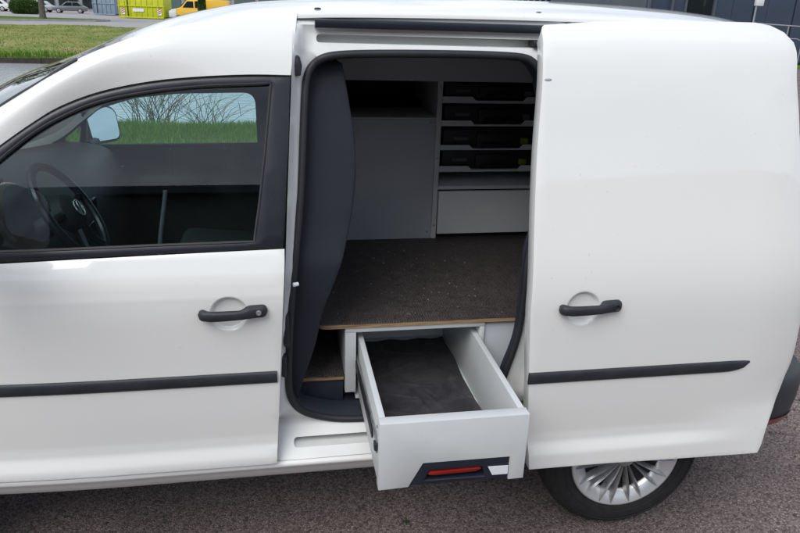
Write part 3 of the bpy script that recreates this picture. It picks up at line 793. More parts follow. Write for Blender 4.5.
far_hall(-70, -27, 124, 138, 6, 'low grey hall far behind the parked cars', 'grey_wall', 12, 'dark_glass')

bh = thing('warehouse', (0, -34, 0), 'long dark warehouse standing behind the viewer, mirrored in the cab window', 'building')
G().box(-75, 75, -50, -34, -.05, 11.5, bev=.1).obj('wall', 'dark_brick', bh, smooth=0)
G().box(-75.4, 75.4, -50.4, -33.6, 11.45, 11.9, bev=.05).obj('roof', 'navy_post', bh, smooth=0)
for i in range(24):
    xx = -69+i*6
    fr = G().box(xx-1.6, xx+1.6, -34.02, -33.9, 1.2, 4.2, bev=.02).obj('window', 'navy_post', bh, smooth=0)
    G().box(xx-1.5, xx+1.5, -33.93, -33.87, 1.3, 4.1).obj('pane', 'dark_glass', fr, smooth=0)

# navy clad building on the right: upright cladding panels one by one, posts, stair railing
nb = thing('clad_building', (24, 27, 0), 'dark navy blue building with upright cladding panels behind the roof of the van', 'building')
G().box(15.5, 60, 27.1, 38, -.05, 7.2, bev=.05).obj('wall', 'navy_post', nb, smooth=0)
G().box(15.3, 60.2, 26.9, 38.2, 7.18, 7.55, bev=.04).obj('roof', 'navy_post', nb, smooth=0)
xx = 15.6
i = 0
while xx < 44:
    w = (1.05, .62, 1.35, .9)[i % 4]
    dp = (.0, .05, .02, .07)[(i*3) % 4]
    G().box(xx, xx+w-.04, 27.0-dp, 27.105, .05, 7.1, bev=.012).obj('cladding_panel', ('navy_cladding', 'navy_cladding', 'dark_glass', 'navy_cladding')[i % 4] if xx < 19 else 'navy_cladding', nb, smooth=0)
    if xx < 19.4: G().box(xx-.07, xx+.03, 26.86, 27.0, .0, 7.0, bev=.01).obj('post', 'navy_post', nb, smooth=0)
    xx += w; i += 1
lb = thing('link_building', (19, 50, -.115), 'grey wall with dark barred openings left of the navy building', 'building')
G().box(13.0, 24.5, 50.1, 60, -.12, 6, bev=.04).obj('wall', 'grey_wall', lb, smooth=0)
for i in range(14):
    G().box(15.0+i*.45, 15.0+i*.45+.28, 50.0, 50.12, .6, 5.4, bev=.01).obj('opening', 'dark_glass', lb, smooth=0)

rl = thing('stair_railing', (20.2, 24.4, 0), 'galvanised tube railing on steps beside the navy building', 'railing')
rl_p = [(19.6, 24.4, 1.55), (21.0, 24.4, 1.52), (21.9, 24.4, 1.15), (23.6, 24.4, .95)]
st = [(19.6, 1.62, .62), (20.25, 1.60, .62), (20.9, 1.58, .6), (21.9, 1.15, .15), (23.0, 1.0, 0)]
G().tube([(19.0, 24.4, 1.68), (20.9, 24.4, 1.62), (21.15, 24.4, 1.57), (22.0, 24.4, 1.2), (23.4, 24.4, 1.05)], .028, n=10).obj('handrail', 'galvanised', rl)
G().tube([(19.0, 24.4, 1.2), (20.9, 24.4, 1.14), (22.0, 24.4, .72), (23.4, 24.4, .55)], .022, n=10).obj('lower_rail', 'galvanised', rl)
for a, zt, zb in ((19.05, 1.67, .0), (20.4, 1.64, .0), (21.15, 1.57, .0), (22.0, 1.2, 0), (23.35, 1.05, 0)):
    G().tube([(a, 24.4, zb), (a, 24.4, zt)], .025, n=10).obj('baluster', 'galvanised', rl)
lp = thing('lamp_post', (19.35, 25.2, 0), 'thin grey metal post in front of the navy building', 'post')
G().tube([(19.35, 25.2, 0), (19.35, 25.2, 4.4)], .04, n=10).obj('pole', 'galvanised', lp)
G().box(19.28, 19.62, 25.12, 25.28, 2.35, 2.75, bev=.02).obj('sign_box', 'label_white', lp)

# cream box trailer seen over the roof
cb = thing('box_trailer', (21.35, 41.2, 0), 'cream coloured box trailer just visible over the white roof', 'trailer')
G().prism(rounded([(20.3, .75), (20.3, 3.1), (22.4, 3.1), (22.4, .75)], [.06, .3, .3, .06]), 40, 42.5, bev=.05).obj('body', 'cream_body', cb)
G().box(20.4, 22.3, 40.1, 42.4, .5, .76, bev=.03).obj('chassis', 'bin_black', cb)
G().box(22.36, 22.52, 39.9, 40.05, 2.15, 2.42, bev=.03).obj('marker_lamp', 'bin_black', cb)
for k in range(4): G().box(20.28, 22.42, 39.985-.0, 40.01, 1.15+.5*k, 1.17+.5*k).obj('panel_seam', 'grey_wall', cb, smooth=0)
for sx in (20.5, 22.2):
    G().lathe([(0, -.1), (.25, -.1), (.34, -.08), (.34, .08), (.25, .1), (0, .1)], (sx, 41.2, .34), 20, axis='x').obj('wheel', 'tyre_rubber', cb)
G().tube([(21.35, 42.4, .62), (21.35, 43.6, .55)], .05, n=8).obj('drawbar', 'bin_black', cb)

# ------------------------------------------------------------------ the van
van = thing('van', (-.12, .9, 0), 'white panel van with its sliding side door open', 'van')

ZS = np.array([.30, .37, .44, .455, .475, .49, .525, .56, .65, .77, .98, 1.08, 1.16, 1.60, 1.67, 1.72, 1.755, 1.79])
YS = np.array([.12, .075, .035, .018, .006, .007, .0205, .021, .013, .005, .0, .006, .032, .155, .18, .205, .24, .295])
zz = np.linspace(.30, 1.79, 600); yy = np.interp(zz, ZS, YS)
ker = np.hanning(7); ker /= ker.sum()
YSM = np.convolve(np.pad(yy, 3, mode='edge'), ker, 'valid')
def S0(z): return float(np.interp(z, zz, YSM))
def S(x, z):
    y = S0(z)
    if x < -.5: y += .05*((-.5-x)/.8)**2
    return y
def bowl(x, z, cx, cz, r=.052, d=.016):
    q = math.hypot(x-cx, z-cz)/r
    if q >= 1: return 0
    e = max(0.0, min(1.0, (1-q)/.16)); return d*(e*e*(3-2*e))*(.7+.3*(1-q*q))
def skin(off=0, bc=None, shift=0):
    def f(x, z):
        y = S(x-shift, z)+off
        if bc: y += bowl(x, z, *bc)
        return (x, y, z)
    return f

# --- near front door
fd = empty('front_door', (-.55, .02, .46), van)
DB = (-.192, .983)
door_out = [(-.002-.005, 1.60)]
rear_edge = catmull([(-.076, .462), (-.066, .62), (-.058, .75), (-.046, .95), (-.036, 1.10), (-.034, 1.158)], 4)
belt = [(-.128, 1.156), (-.394, 1.150), (-.586, 1.145), (-.773, 1.138), (-.95, 1.128), (-1.06, 1.12)]
front_edge = [(-1.10, 1.0), (-1.11, .8), (-1.10, .62), (-1.08, .52)]
outl = [(-1.04, .464), (-.5, .463), (-.10, .461)]+[tuple(q) for q in rear_edge]+belt+front_edge
def fdskin(x, z):
    q = skin(0, DB)(x, z)
    return (x, q[1]+float(np.interp(z, [.74, .80, 1.034, 1.16], [0, -.0005, -.012, 0])-(S0(z)-S0(max(z, .478)))), z)
BANDS = [(.442, .60, .007)]
vs, fs = sheet(outl, fdskin, h=.03, fine=[(DB[0], DB[1], .06, .006)], bands=BANDS+[(1.015, 1.055, .006)])
G().raw(vs, fs).obj('outer_panel', 'white_paint', fd, smooth=60, flip=(0, -1, 0), solid=.022, bevel=.004)
# black window frame
top_out = [(-1.06, 1.205), (-.95, 1.287), (-.85, 1.360), (-.754, 1.428), (-.677, 1.481), (-.601, 1.526), (-.50, 1.564), (-.373, 1.591), (-.244, 1.605), (-.112, 1.612), (-.004, 1.612)]
top_in = [(-.98, 1.222), (-.90, 1.285), (-.82, 1.345), (-.756, 1.396), (-.679, 1.456), (-.603, 1.501), (-.501, 1.543), (-.374, 1.569), (-.245, 1.584), (-.113, 1.591), (-.056, 1.594)]
to, ti = catmull(top_out, 4), catmull(top_in, 4)
frame_out = [(-.038, 1.162)]+[(-.128, 1.160), (-.394, 1.154), (-.586, 1.149), (-.773, 1.142), (-.95, 1.132), (-1.08, 1.125)]+[tuple(q) for q in to]+[(-.012, 1.45), (-.022, 1.34), (-.031, 1.22)]
glass_out = [(-.116, 1.180), (-.393, 1.176), (-.584, 1.172), (-.77, 1.168), (-.96, 1.164), (-1.01, 1.175)]+[tuple(q) for q in ti]+[(-.078, 1.42), (-.098, 1.28)]
vs, fs = sheet(frame_out, skin(-.004), holes=[glass_out], h=.03)
G().raw(vs, fs).obj('window_frame', 'trim_gloss', fd, smooth=60, flip=(0, -1, 0), solid=.035, bevel=.004)
vs, fs = sheet([(q[0]*1.0, q[1]) for q in glass_out], skin(.010), h=.05)
G().raw(vs, fs).obj('window_glass', 'window_tint', fd, smooth=60, flip=(0, -1, 0))
# weather strips: thin rubber lips round the glass
lip = [(q[0], S(q[0], q[1])-.002, q[1]) for q in resample(glass_out, .03)]
G().tube(lip, .0045, n=6, closed=True).obj('glass_seal', 'rubber', fd)
# bright line above the frame: roof channel seal
def strip(x0, x1, zc, hh, off, shift, tip):
    """rub strip: domed section along the door, rounded tip at the back"""
    rows = []
    n = 40
    for i in range(n+1):
        x = x0+(x1-x0)*i/n
        d = x1-x
        k = 1.0 if (not tip or d > .09) else math.sqrt(max(0.0, 1-((.09-d)/.09)**2))*.85+.15
        row = []
        for j in range(9):
            a = math.pi*j/8
            z = zc+(1-k)*hh*.36-math.cos(a)*hh/2*k
            row.append((x, S(x-shift, z)+off-.012*math.sin(a)**.6*(.4+.6*k)+.003, z))
        rows.append(row)
    g = G().grid(rows)
    for r, fl in ((rows[0], 0), (rows[-1], 1)): g.raw(r, [list(range(len(r)))])
    return g
strip(-1.085, -.066, .7695, .041, 0, 0, False).obj('rub_strip', 'black_plastic', fd, smooth=60)
def handle(cx, cz, off, shift, key, parent, w=.19):
    """pull handle bridging the finger bowl: slim grip, thicker fixed end at the rear"""
    ys = S(cx-shift, cz)+off
    rows = []
    n = 40
    for i in range(n+1):
        t = i/n; x = cx-w*.47+w*t
        e = min(t, 1-t)*w
        rd = math.sqrt(max(0.0, 1-max(0, (.015-e)/.015)**2))
        hh = float(np.interp(t, [0, .12, .60, .68, .74, 1], [.0165, .0150, .0135, .0165, .0185, .0180]))*max(rd, .05)
        out = float(np.interp(t, [0, .10, .25, .55, .70, .78, 1], [.026, .032, .037, .037, .033, .029, .022]))
        inn = float(np.interp(t, [0, .08, .16, .62, .70, 1], [-.004, -.002, .016, .016, -.003, -.004]))
        zc = cz-.002+.003*t-.0012*math.sin(math.pi*min(1, t/.72))+float(np.interp(t, [.64, .74], [0, .002]))
        m = (out+inn)/2; d = (out-inn)/2*max(rd, .05)
        row = []
        for k in range(14):
            a_ = 2*math.pi*k/14; c_, s_ = math.cos(a_), math.sin(a_)
            row.append((x, ys-m-d*math.copysign(abs(c_)**.75, c_), zc+hh*math.copysign(abs(s_)**.8, s_)))
        rows.append(row)
    g = G().grid(rows, cv=True); g.raw(rows[0], [list(range(14))]); g.raw(rows[-1], [list(range(14))])
    g.obj('door_handle', 'black_plastic', parent, smooth=50)
    c = (cx+w*.40, ys-.0265, cz+.0035)
    if key: G().lathe([(0, -.003), (.0065, -.003), (.0078, 0), (.0078, .012)], c, 20).obj('door_lock', 'silver_spoke', parent)
    else: G().lathe([(0, .003), (.007, .002), (.0095, -.003), (.0105, .001), (.0105, .012)], c, 20).obj('lock_cover', 'black_plastic', parent)
handle(-.186, .991, -.009, 0, True, fd)

# --- near side mirror on the front door
def door_mirror(c, n_, root, arm, hm):
    """housing shell, tilted glass and arm"""
    t = empty('side_mirror', root, van)
    c = np.array(c, float); n_ = np.array(n_, float); n_ /= np.linalg.norm(n_)
    e1 = np.cross((0, 0, 1), n_); e1 /= np.linalg.norm(e1); e2 = np.cross(n_, e1)
    shape = [np.array(q) for q in rounded([(-.088, -.085), (.088, -.085), (.092, .06), (.05, .088), (-.06, .088), (-.092, .06)], [.04, .04, .05, .05, .05, .05], 6)]
    rows = []
    for sc, dp in ((.93, .004), (1.0, .0), (1.08, -.012), (1.10, -.04), (1.02, -.075), (.80, -.10), (.45, -.115), (.02, -.12)):
        rows.append([c+e1*q[0]*sc+e2*q[1]*sc+n_*dp for q in shape])
    G().grid(rows, cv=True).obj('housing', hm, t, smooth=60)
    g = G().raw([c+e1*q[0]*.94+e2*q[1]*.94+n_*.003 for q in shape], [list(range(len(shape)))])
    g.obj('mirror_glass', 'mirror_silver', t, smooth=0)
    G().tube(arm, .028, n=10).obj('arm', 'black_plastic', t)
door_mirror((-.80, -.165, 1.325), (.86, .42, .16), (-.82, -.16, 1.2), [(-.86, -.10, 1.235), (-.88, -.02, 1.20), (-.89, .06, 1.17)], 'white_paint')

# --- body side: annulus round the side opening, recessed jamb with two slots
E_ = [(-.069, .70), (-.070, .60), (-.071, .53), (.05, .458), (.20, .456), (.45, .456), (.62, .456), (.72, .52), (.775, .66), (.80, .83), (.82, .954), (.825, 1.11), (.83, 1.2), (.835, 1.3), (.84, 1.5), (.84, 1.65), (.835, 1.73), (.77, 1.783), (.318, 1.780), (.14, 1.777), (.045, 1.772), (.010, 1.750), (.000, 1.62), (-.021, 1.30), (-.042, .984)]
K_ = [(-.035, .711), (-.021, .632), (.016, .579), (.095, .545), (.20, .537), (.47, .535), (.585, .536), (.637, .575), (.656, .70), (.687, .83), (.692, .954), (.697, 1.10), (.722, 1.18), (.765, 1.30), (.775, 1.50), (.757, 1.605), (.716, 1.658), (.654, 1.676), (.318, 1.675), (.127, 1.668), (.078, 1.651), (.048, 1.619), (.035, 1.543), (.018, 1.269), (-.019, .984)]
E_[1] = (-.0695, .58); E_[2] = (-.0725, .475); E_[3] = (-.055, .4555); E_[17] = (.79, 1.775); E_[18] = (.318, 1.775); E_[19] = (.12, 1.773)
EL = [tuple(q) for q in catmull(E_, 6, True)]
KL = [tuple(q) for q in catmull(K_, 6, True)]
rail_slot = rounded([(.074, 1.699), (.074, 1.721), (.79, 1.721), (.79, 1.699)], .0105)
step_slot = rounded([(-.022, .478), (-.022, .502), (.56, .502), (.56, .478)], .0115)
EA, KA = np.array(EL), np.array(KL)
def jamb_off(x, z):
    q = np.array([[x, z]])
    a, b = seg_dist(q, EL)[0], seg_dist(q, KL)[0]
    d = np.interp(a, [0, .014, .022, .034, .05], [0, .003, .028, .052, .056])
    t = a/(a+b+1e-9)
    full = np.interp(t, [0, .12, .3, .5, 1], [0, .006, .04, .058, .072])
    return float(min(d, full) if a+b > .08 else full*1.0)
def jamb(x, z):
    y = S0(min(z, 1.785))+jamb_off(x, z)
    if z < .56: y = .030+.085*min(1, max(0, (z-.456)/.085))**.8+ .0
    elif z < .62:
        t = (z-.56)/.06; y = (1-t)*.112+t*y
    if z > 1.70: y = min(y, .30)
    if z > 1.758: y = max(y, .276)
    return (x, y, z)
vs, fs = sheet(EL, jamb, holes=[KL, rail_slot, step_slot], h=.014)
G().raw(vs, fs).obj('door_frame', 'white_inner', van, smooth=50, flip=(0, -1, 0))
def pocket(loop, depth, name, mt):
    L3 = [jamb(*q) for q in loop]
    L4 = [(q[0], q[1]+depth, q[2]) for q in L3]
    g = G().grid([L3, L4], cv=True)
    v2, f2 = sheet(loop, lambda a, b: (a, jamb(a, b)[1]+depth, b), h=.03)
    g.raw(v2, f2)
    return g.obj(name, mt, van, smooth=40)
pocket(rail_slot, .042, 'rail_channel', 'white_inner')
pocket(step_slot, .10, 'lower_channel', 'white_inner')
# gutter seal strip above the rail
gp = []
for i in range(30):
    x = .070+.74*i/29; gp.append([(x, jamb(x, 1.75)[1]+a, z) for a, z in ((.004, 1.7385), (-.022, 1.7395), (-.028, 1.750), (-.024, 1.7615), (.004, 1.763))])
g = G().grid(gp); g.raw(gp[0], [list(range(5))]); g.raw(gp[-1], [list(range(5))])
g.obj('gutter_seal', 'inlay_navy', van, smooth=50)
# roller bracket in the rail
rb = empty('roller_bracket', (.77, .26, 1.70), van)
G().box(.715, .80, .235, .285, 1.701, 1.719, bev=.004).obj('arm', 'black_plastic', rb)
G().lathe([(0, -.006), (.007, -.006), (.009, -.003), (.009, .006), (0, .006)], (.735, .231, 1.711), 16).obj('roller', 'runner_steel', rb)
# rubber door seal and the inner trim return
sp = [(q[0], jamb(*q)[1]-.006 if q[1] > .6 else jamb(*q)[1]-.004, q[1]) for q in KL]
spa = np.array(sp)
for _ in range(8): spa = .5*spa+.25*(np.roll(spa, 1, 0)+np.roll(spa, -1, 0))
G().tube([tuple(q) for q in spa], .0115, n=10, closed=True).obj('door_seal', 'rubber', van, smooth=80)
cK = np.array((.36, 1.1))
def shrink(q, d):
    i = KL.index(q); a = np.array(KL[i-1]); b = np.array(KL[(i+1) % len(KL)]); t = b-a; t /= np.linalg.norm(t)
    return (q[0]+-t[1]*d, q[1]+t[0]*d)
area = sum(KL[i-1][0]*KL[i][1]-KL[i][0]*KL[i-1][1] for i in range(len(KL)))
sg = 1 if area > 0 else -1
r0 = [(q[0], jamb(*q)[1], q[1]) for q in KL]
r1 = [(lambda s_: (s_[0], jamb(*q)[1]+.014, s_[1]))(shrink(q, sg*.009)) for q in KL]
r2_ = [(lambda s_: (s_[0], jamb(*q)[1]+(.028 if q[0] > .5 and q[1] < 1.3 else .10), s_[1]))(shrink(q, sg*.006)) for q in KL]
G().grid([r0, r1, r2_], cv=True).obj('opening_trim', 'navy_plastic', van, smooth=50)
# buffers, contacts and pin on the front jamb
G().prism(rounded([(.010, 1.612), (.006, 1.64), (.014, 1.668), (.024, 1.664), (.030, 1.64), (.026, 1.612)], .004), .185, .215, bev=.003).obj('jamb_buffer', 'black_plastic', van)
for za, zb in ((.845, .95), (.745, .815)):
    xa = np.interp((za+zb)/2, [.70, .984], [-.052, -.027])
    G().box(xa-.009, xa+.009, .035, .075, za, zb, bev=.007).obj('jamb_contact', 'black_plastic', van)
G().tube([(-.012, .04, 1.045), (.002, .045, 1.045)], .006, n=10).obj('jamb_pin', 'label_white', van)

# --- rear quarter behind the sliding door, with wheel arch
WX, WZ, WR = 1.160, .305, .305
arc = [(WX+.365*math.cos(a), WZ+.02+.365*math.sin(a)) for a in np.linspace(math.pi*.985, math.pi*.02, 40)]
rq = [(.842, .42)]+[(WX-.365, .42)]+arc[3:-3]+[(WX+.37, .42), (1.80, .44), (1.88, .62), (1.905, 1.0), (1.895, 1.3), (1.82, 1.50), (1.70, 1.66), (1.60, 1.735), (1.51, 1.762), (1.42, 1.775), (.842, 1.782)]
def rearskin(x, z):
    y = S0(z)
    if x > 1.42: y += (.32+.4*max(0, min(1, (z-1.2)/.5)))*((x-1.42)/.45)**2
    return (x, y+.002, z)
vs, fs = sheet(rq, rearskin, h=.035)
G().raw(vs, fs).obj('rear_quarter', 'white_paint', van, smooth=60, flip=(0, -1, 0), solid=.01)
g = G().grid([[(WX+.37*math.cos(a), yv, WZ+.02+.37*math.sin(a)) for a in np.linspace(.22, math.pi-.2, 40)] for yv in (.03, .42)])
g.raw([(WX+.37*math.cos(a), .42, WZ+.02+.37*math.sin(a)) for a in np.linspace(.22, math.pi-.2, 40)], [list(range(40))])
g.obj('arch_liner', 'rubber', van)

# --- sills (near and far) and underside
def sill(near):
    prof = [(.10, .457), (.040, .456), (.024, .448), (.020, .440), (.030, .428), (.045, .405), (.055, .385), (.070, .372), (.10, .362), (.16, .358)]
    rows = []
    for x in np.linspace(-1.06, .80, 30):
        k = .05*max(0, (-.5-x)/.8)**2
        rows.append([(x, (q[0]+k) if near else 1.8-(q[0]+k), q[1]) for q in prof])
    g = G().grid(rows)
    return g
sill(True).obj('sill', 'white_paint', van, smooth=70)
sill(False).obj('sill', 'white_paint', van, smooth=70)
G().box(-2.05, 1.45, .20, 1.60, .28, .40, bev=.03).obj('underbody', 'rubber', van)
G().box(-1.02, .80, .10, 1.70, .395, .46).obj('floor_pan', 'dark_lining', van, smooth=0)

# --- roof, windscreen, side rails
ST = [(-1.35, .150, 1.140, -1.62, 1.120), (-1.05, .155, 1.335, -1.36, 1.285), (-.752, .163, 1.525, -1.0, 1.492), (-.647, .163, 1.587, -.86, 1.562), (-.549, .165, 1.646, -.744, 1.604),
      (-.46, .180, 1.685, -.62, 1.655), (-.36, .205, 1.718, -.46, 1.722), (-.22, .235, 1.748, -.28, 1.772), (-.08, .255, 1.768, -.11, 1.803), (.1, .268, 1.780, .1, 1.818),
      (.45, .272, 1.787, .45, 1.832), (.85, .272, 1.789, .85, 1.840), (1.2, .272, 1.787, 1.2, 1.834), (1.40, .285, 1.781, 1.42, 1.822), (1.51, .345, 1.768, 1.58, 1.808), (1.60, .45, 1.748, 1.71, 1.790), (1.67, .56, 1.72, 1.80, 1.765), (1.70, .62, 1.67, 1.85, 1.73)]
def section(st, nt_=26):
    xe, ye, ze, xc, zc = st
    row = []
    for j in range(nt_+1):
        t = j/nt_; k = 1-(1-t)**2.6
        row.append((xe+(xc-xe)*(1-(1-t)**2), ye+(.9-ye)*t, ze+(zc-ze)*k))
    return row+[(q[0], 1.8-q[1], q[2]) for q in row[-2::-1]]
STI = catmull(ST, 5)
roof_rows = [section(s_) for s_ in STI[20:]]
def lipped(r):
    a, b = r[0], r[-1]
    return [(a[0], a[1]+.004, a[2]-.016), (a[0], a[1]-.005, a[2]-.014), (a[0], a[1]-.004, a[2]-.007)]+r+[(b[0], b[1]+.004, b[2]-.007), (b[0], b[1]+.005, b[2]-.014), (b[0], b[1]-.004, b[2]-.016)]
rf = G().grid([lipped(r) for r in roof_rows]).obj('roof', 'white_paint', van, smooth=70, flip=(0, 0, 1))
for px_, py_ in ((.083, .325), (.755, .325)):
    zt = np.interp(px_, [.1, .8], [1.7925, 1.8015])
    G().lathe([(0, .0), (.008, -.001), (.010, -.003), (.010, -.01)], (px_, py_, zt), 16, axis='z').obj('roof_plug', 'black_plastic', rf)
ws_rows = [section(s_) for s_ in STI[0:21]]
G().grid([r[1:-1] for r in ws_rows]).obj('windscreen', 'windscreen_tint', van, smooth=70, flip=(0, 0, 1))
for yv in (0, 1):
    pth = []
    for r in ws_rows:
        q = r[0] if yv == 0 else r[-1]
        pth.append((q[0], q[1]+(.004 if yv == 0 else -.004), q[2]+.001))
    G().tube(pth, .005, n=8).obj('windscreen_trim', 'rubber', van)
# headliner under the roof
hl = [[(q[0]+.01, .9+(q[1]-.9)*.93, q[2]-.045) for q in section(s_)] for s_ in STI[21:46]]
G().grid(hl).obj('headliner', 'headliner', van, smooth=70)

# cantrail: from window frame up to the roof edge, near and far
low = [(-1.36, 1.10), (-1.20, 1.15), (-1.06, 1.209), (-.95, 1.291), (-.85, 1.364), (-.754, 1.432), (-.677, 1.485), (-.601, 1.530), (-.50, 1.568), (-.373, 1.595), (-.244, 1.609), (-.112, 1.616), (-.002, 1.616)]
upx = [-1.38, -1.28, -1.16, -1.03, -.90, -.79, -.695, -.605, -.49, -.36, -.22, -.08, .022]
sx_ = np.array([s_[0] for s_ in STI]); sy_ = np.array([s_[1] for s_ in STI]); sz_ = np.array([s_[2] for s_ in STI])
lowc = catmull(low, 5); upc = catmull([(u, np.interp(u, sx_, sy_), np.interp(u, sx_, sz_)) for u in upx], 5)
def cantrail(near):
    rows = []
    for a, b in zip(lowc, upc):
        A = np.array((a[0], S(max(a[0], -1.2), a[1])+.004, a[1])); B = np.array(b)
        row = [A+np.array((0, .050, -.040)), A+np.array((0, .045, -.002))]
        for j in range(11):
            t = j/10; q = A*(1-t)+B*t; q[1] -= .022*4*t*(1-t)*(.5+.5*t); q[2] += .006*4*t*(1-t); row.append(q)
        if not near: row = [np.array((q[0], 1.8-q[1], q[2])) for q in row]
        rows.append(row)
    return G().grid(rows)
cantrail(True).obj('roof_pillar', 'white_paint', van, smooth=60, flip=(0, -1, 0))
cantrail(False).obj('roof_pillar', 'white_paint', van, smooth=60, flip=(0, 1, 0))

# --- far side of the van
def far(f): return lambda a, b: (f(a, b)[0], 1.8-f(a, b)[1], f(a, b)[2])
def S_full(x, z):
    y = S(x, z)
    if x > 1.42: y += (.32+.4*max(0, min(1, (z-1.2)/.5)))*((x-1.42)/.45)**2
    return (x, y, z)
farc2 = [(WX+.365*math.cos(a), WZ+.02+.365*math.sin(a)) for a in np.linspace(math.pi*.985, math.pi*.02, 30)]
fs_out = [(-1.08, .46), (.6, .46), (WX-.37, .44)]+farc2[3:-3]+[(WX+.37, .42), (1.80, .44), (1.88, .62), (1.905, 1.0), (1.895, 1.3), (1.82, 1.50), (1.70, 1.66), (1.60, 1.735), (1.51, 1.762), (1.42, 1.775), (.1, 1.772), (.0, 1.615), (-.25, 1.60), (-.40, 1.585), (-.55, 1.545), (-.70, 1.465), (-.90, 1.32), (-1.10, 1.17), (-1.13, .9)]
fw = rounded([(-1.06, 1.16), (-.87, 1.318), (-.70, 1.372), (-.50, 1.395), (-.135, 1.405), (-.135, 1.135), (-1.02, 1.125)], [.02, .03, .05, .05, .07, .012, .02], 8)
vs, fs = sheet(fs_out, far(S_full), holes=[fw], h=.05)
G().raw(vs, fs).obj('far_side_panel', 'white_paint', van, smooth=60, flip=(0, 1, 0))
pd = empty('passenger_door', (-.55, 1.7, .46), van)
tr_out = [(-1.05, .50), (-.06, .50), (-.04, 1.15), (-.01, 1.60), (-.25, 1.585), (-.40, 1.57), (-.55, 1.53), (-.70, 1.45), (-.90, 1.30), (-1.10, 1.155), (-1.08, .9)]
vs, fs = sheet(tr_out, lambda a, b: (a, 1.8-S(a, b)-.055-.02*math.sin(max(0, min(1, (1.10-b)/.5))*math.pi), b), holes=[fw], h=.04)
G().raw(vs, fs).obj('inner_trim', 'dash_plastic', pd, smooth=50, flip=(0, -1, 0), solid=.02)
vs, fs = sheet(fw, lambda a, b: (a, 1.8-S(a, b)-.02, b), h=.06)
G().raw(vs, fs).obj('window_glass', 'window_far', pd, smooth=60)
G().tube([(q[0], 1.8-S(q[0], q[1])-.05, q[1]) for q in resample(fw, .03)], .008, n=6, closed=True).obj('glass_seal', 'rubber', pd)
G().box(-.72, -.40, 1.64, 1.71, .93, .99, bev=.02).obj('armrest', 'dash_plastic', pd)
G().tube([(-.985, 1.725, 1.08), (-.955, 1.70, 1.20), (-.925, 1.665, 1.345)], .020, n=10, sy=.7).obj('window_bar', 'trim_gloss', pd)
for xx in (-.56, -.30): G().box(xx-.002, xx+.002, 1.66, 1.70, .98, 1.12).obj('trim_seam', 'case_black', pd)
door_mirror((-.905, 1.885, 1.205), (.76, -.62, .20), (-.92, 1.9, 1.08), [(-.94, 1.88, 1.13), (-.95, 1.80, 1.12), (-.95, 1.73, 1.12)], 'black_plastic')

# --- cab interior
da = empty('dashboard', (-1.05, .9, .7), van)
G().prism(rounded([(-.80, .60), (-.74, .80), (-.76, 1.02), (-.84, 1.13), (-1.0, 1.165), (-1.30, 1.11), (-1.36, .95), (-1.36, .60)], [.02, .03, .05, .05, .08, .05, .05, .02]), .12, 1.68, bev=.01).obj('body', 'dash_plastic', da)
G().prism(rounded([(-.80, 1.10), (-.86, 1.215), (-1.02, 1.20), (-1.02, 1.10)], .03), .28, .62, bev=.015).obj('instrument_hood', 'dash_plastic', da)
for yv in (.17, .80, 1.0, 1.62):
    G().box(-.785, -.765, yv-.035, yv+.035, 1.0, 1.055, bev=.006).obj('air_vent', 'trim_gloss', da)
for k in range(7):
    G().box(-1.06-.04*k, -1.05-.04*k, .3, .9, 1.152-.008*k, 1.165-.008*k, bev=.002).obj('vent_slat', 'trim_gloss', da)
G().box(-.79, -.752, .82, 1.0, .86, .99, bev=.01).obj('radio', 'trim_gloss', da)
sw = empty('steering_wheel', (-.68, .45, 1.14), van)
SWC = Vector((-.700, .45, 1.155)); nrm = Vector((.86, 0, .51)).normalized(); ua = Vector((0, 1, 0)); va = nrm.cross(ua)
G().tube([SWC+(ua*math.cos(t)+va*math.sin(t))*.168 for t in np.linspace(0, 2*math.pi, 49)[:-1]], .0135, n=10, closed=True).obj('rim', 'trim_gloss', sw)
rw = []
for r, h in ((0, .028), (.03, .028), (.055, .022), (.072, .008), (.078, -.02)):
    rw.append([SWC+(ua*math.cos(t)+va*math.sin(t)*.85)*r+nrm*h for t in np.linspace(0, 2*math.pi, 29)[:-1]])
G().grid(rw, cv=True).obj('hub', 'dash_plastic', sw)
for t in (0.12, math.pi-.12, math.pi*1.38, math.pi*1.62):
    d = ua*math.cos(t)+va*math.sin(t)
    G().tube([SWC+d*.06-nrm*.006, SWC+d*.12-nrm*.012, SWC+d*.166], [.018, .013, .010], n=8).obj('spoke', 'trim_gloss', sw)
em = G().tube([SWC+nrm*.031+(ua*math.cos(t)+va*math.sin(t))*.027 for t in np.linspace(0, 2*math.pi, 29)[:-1]], .0022, n=6, closed=True)
def EP(a, b): return SWC+nrm*.031+ua*(-a)*.025-va*(-b)*.025
for ln in ([(-.38, .86), (0, .12), (.38, .86)], [(-.86, .40), (-.42, -.78), (0, .02), (.42, -.78), (.86, .40)]):
    em.tube([EP(*q) for q in ln], .0020, n=5)
em.obj('emblem', 'silver_emblem', sw)
G().tube([SWC-nrm*.01, SWC-nrm*.25], .035, n=12).obj('column', 'dash_plastic', sw)

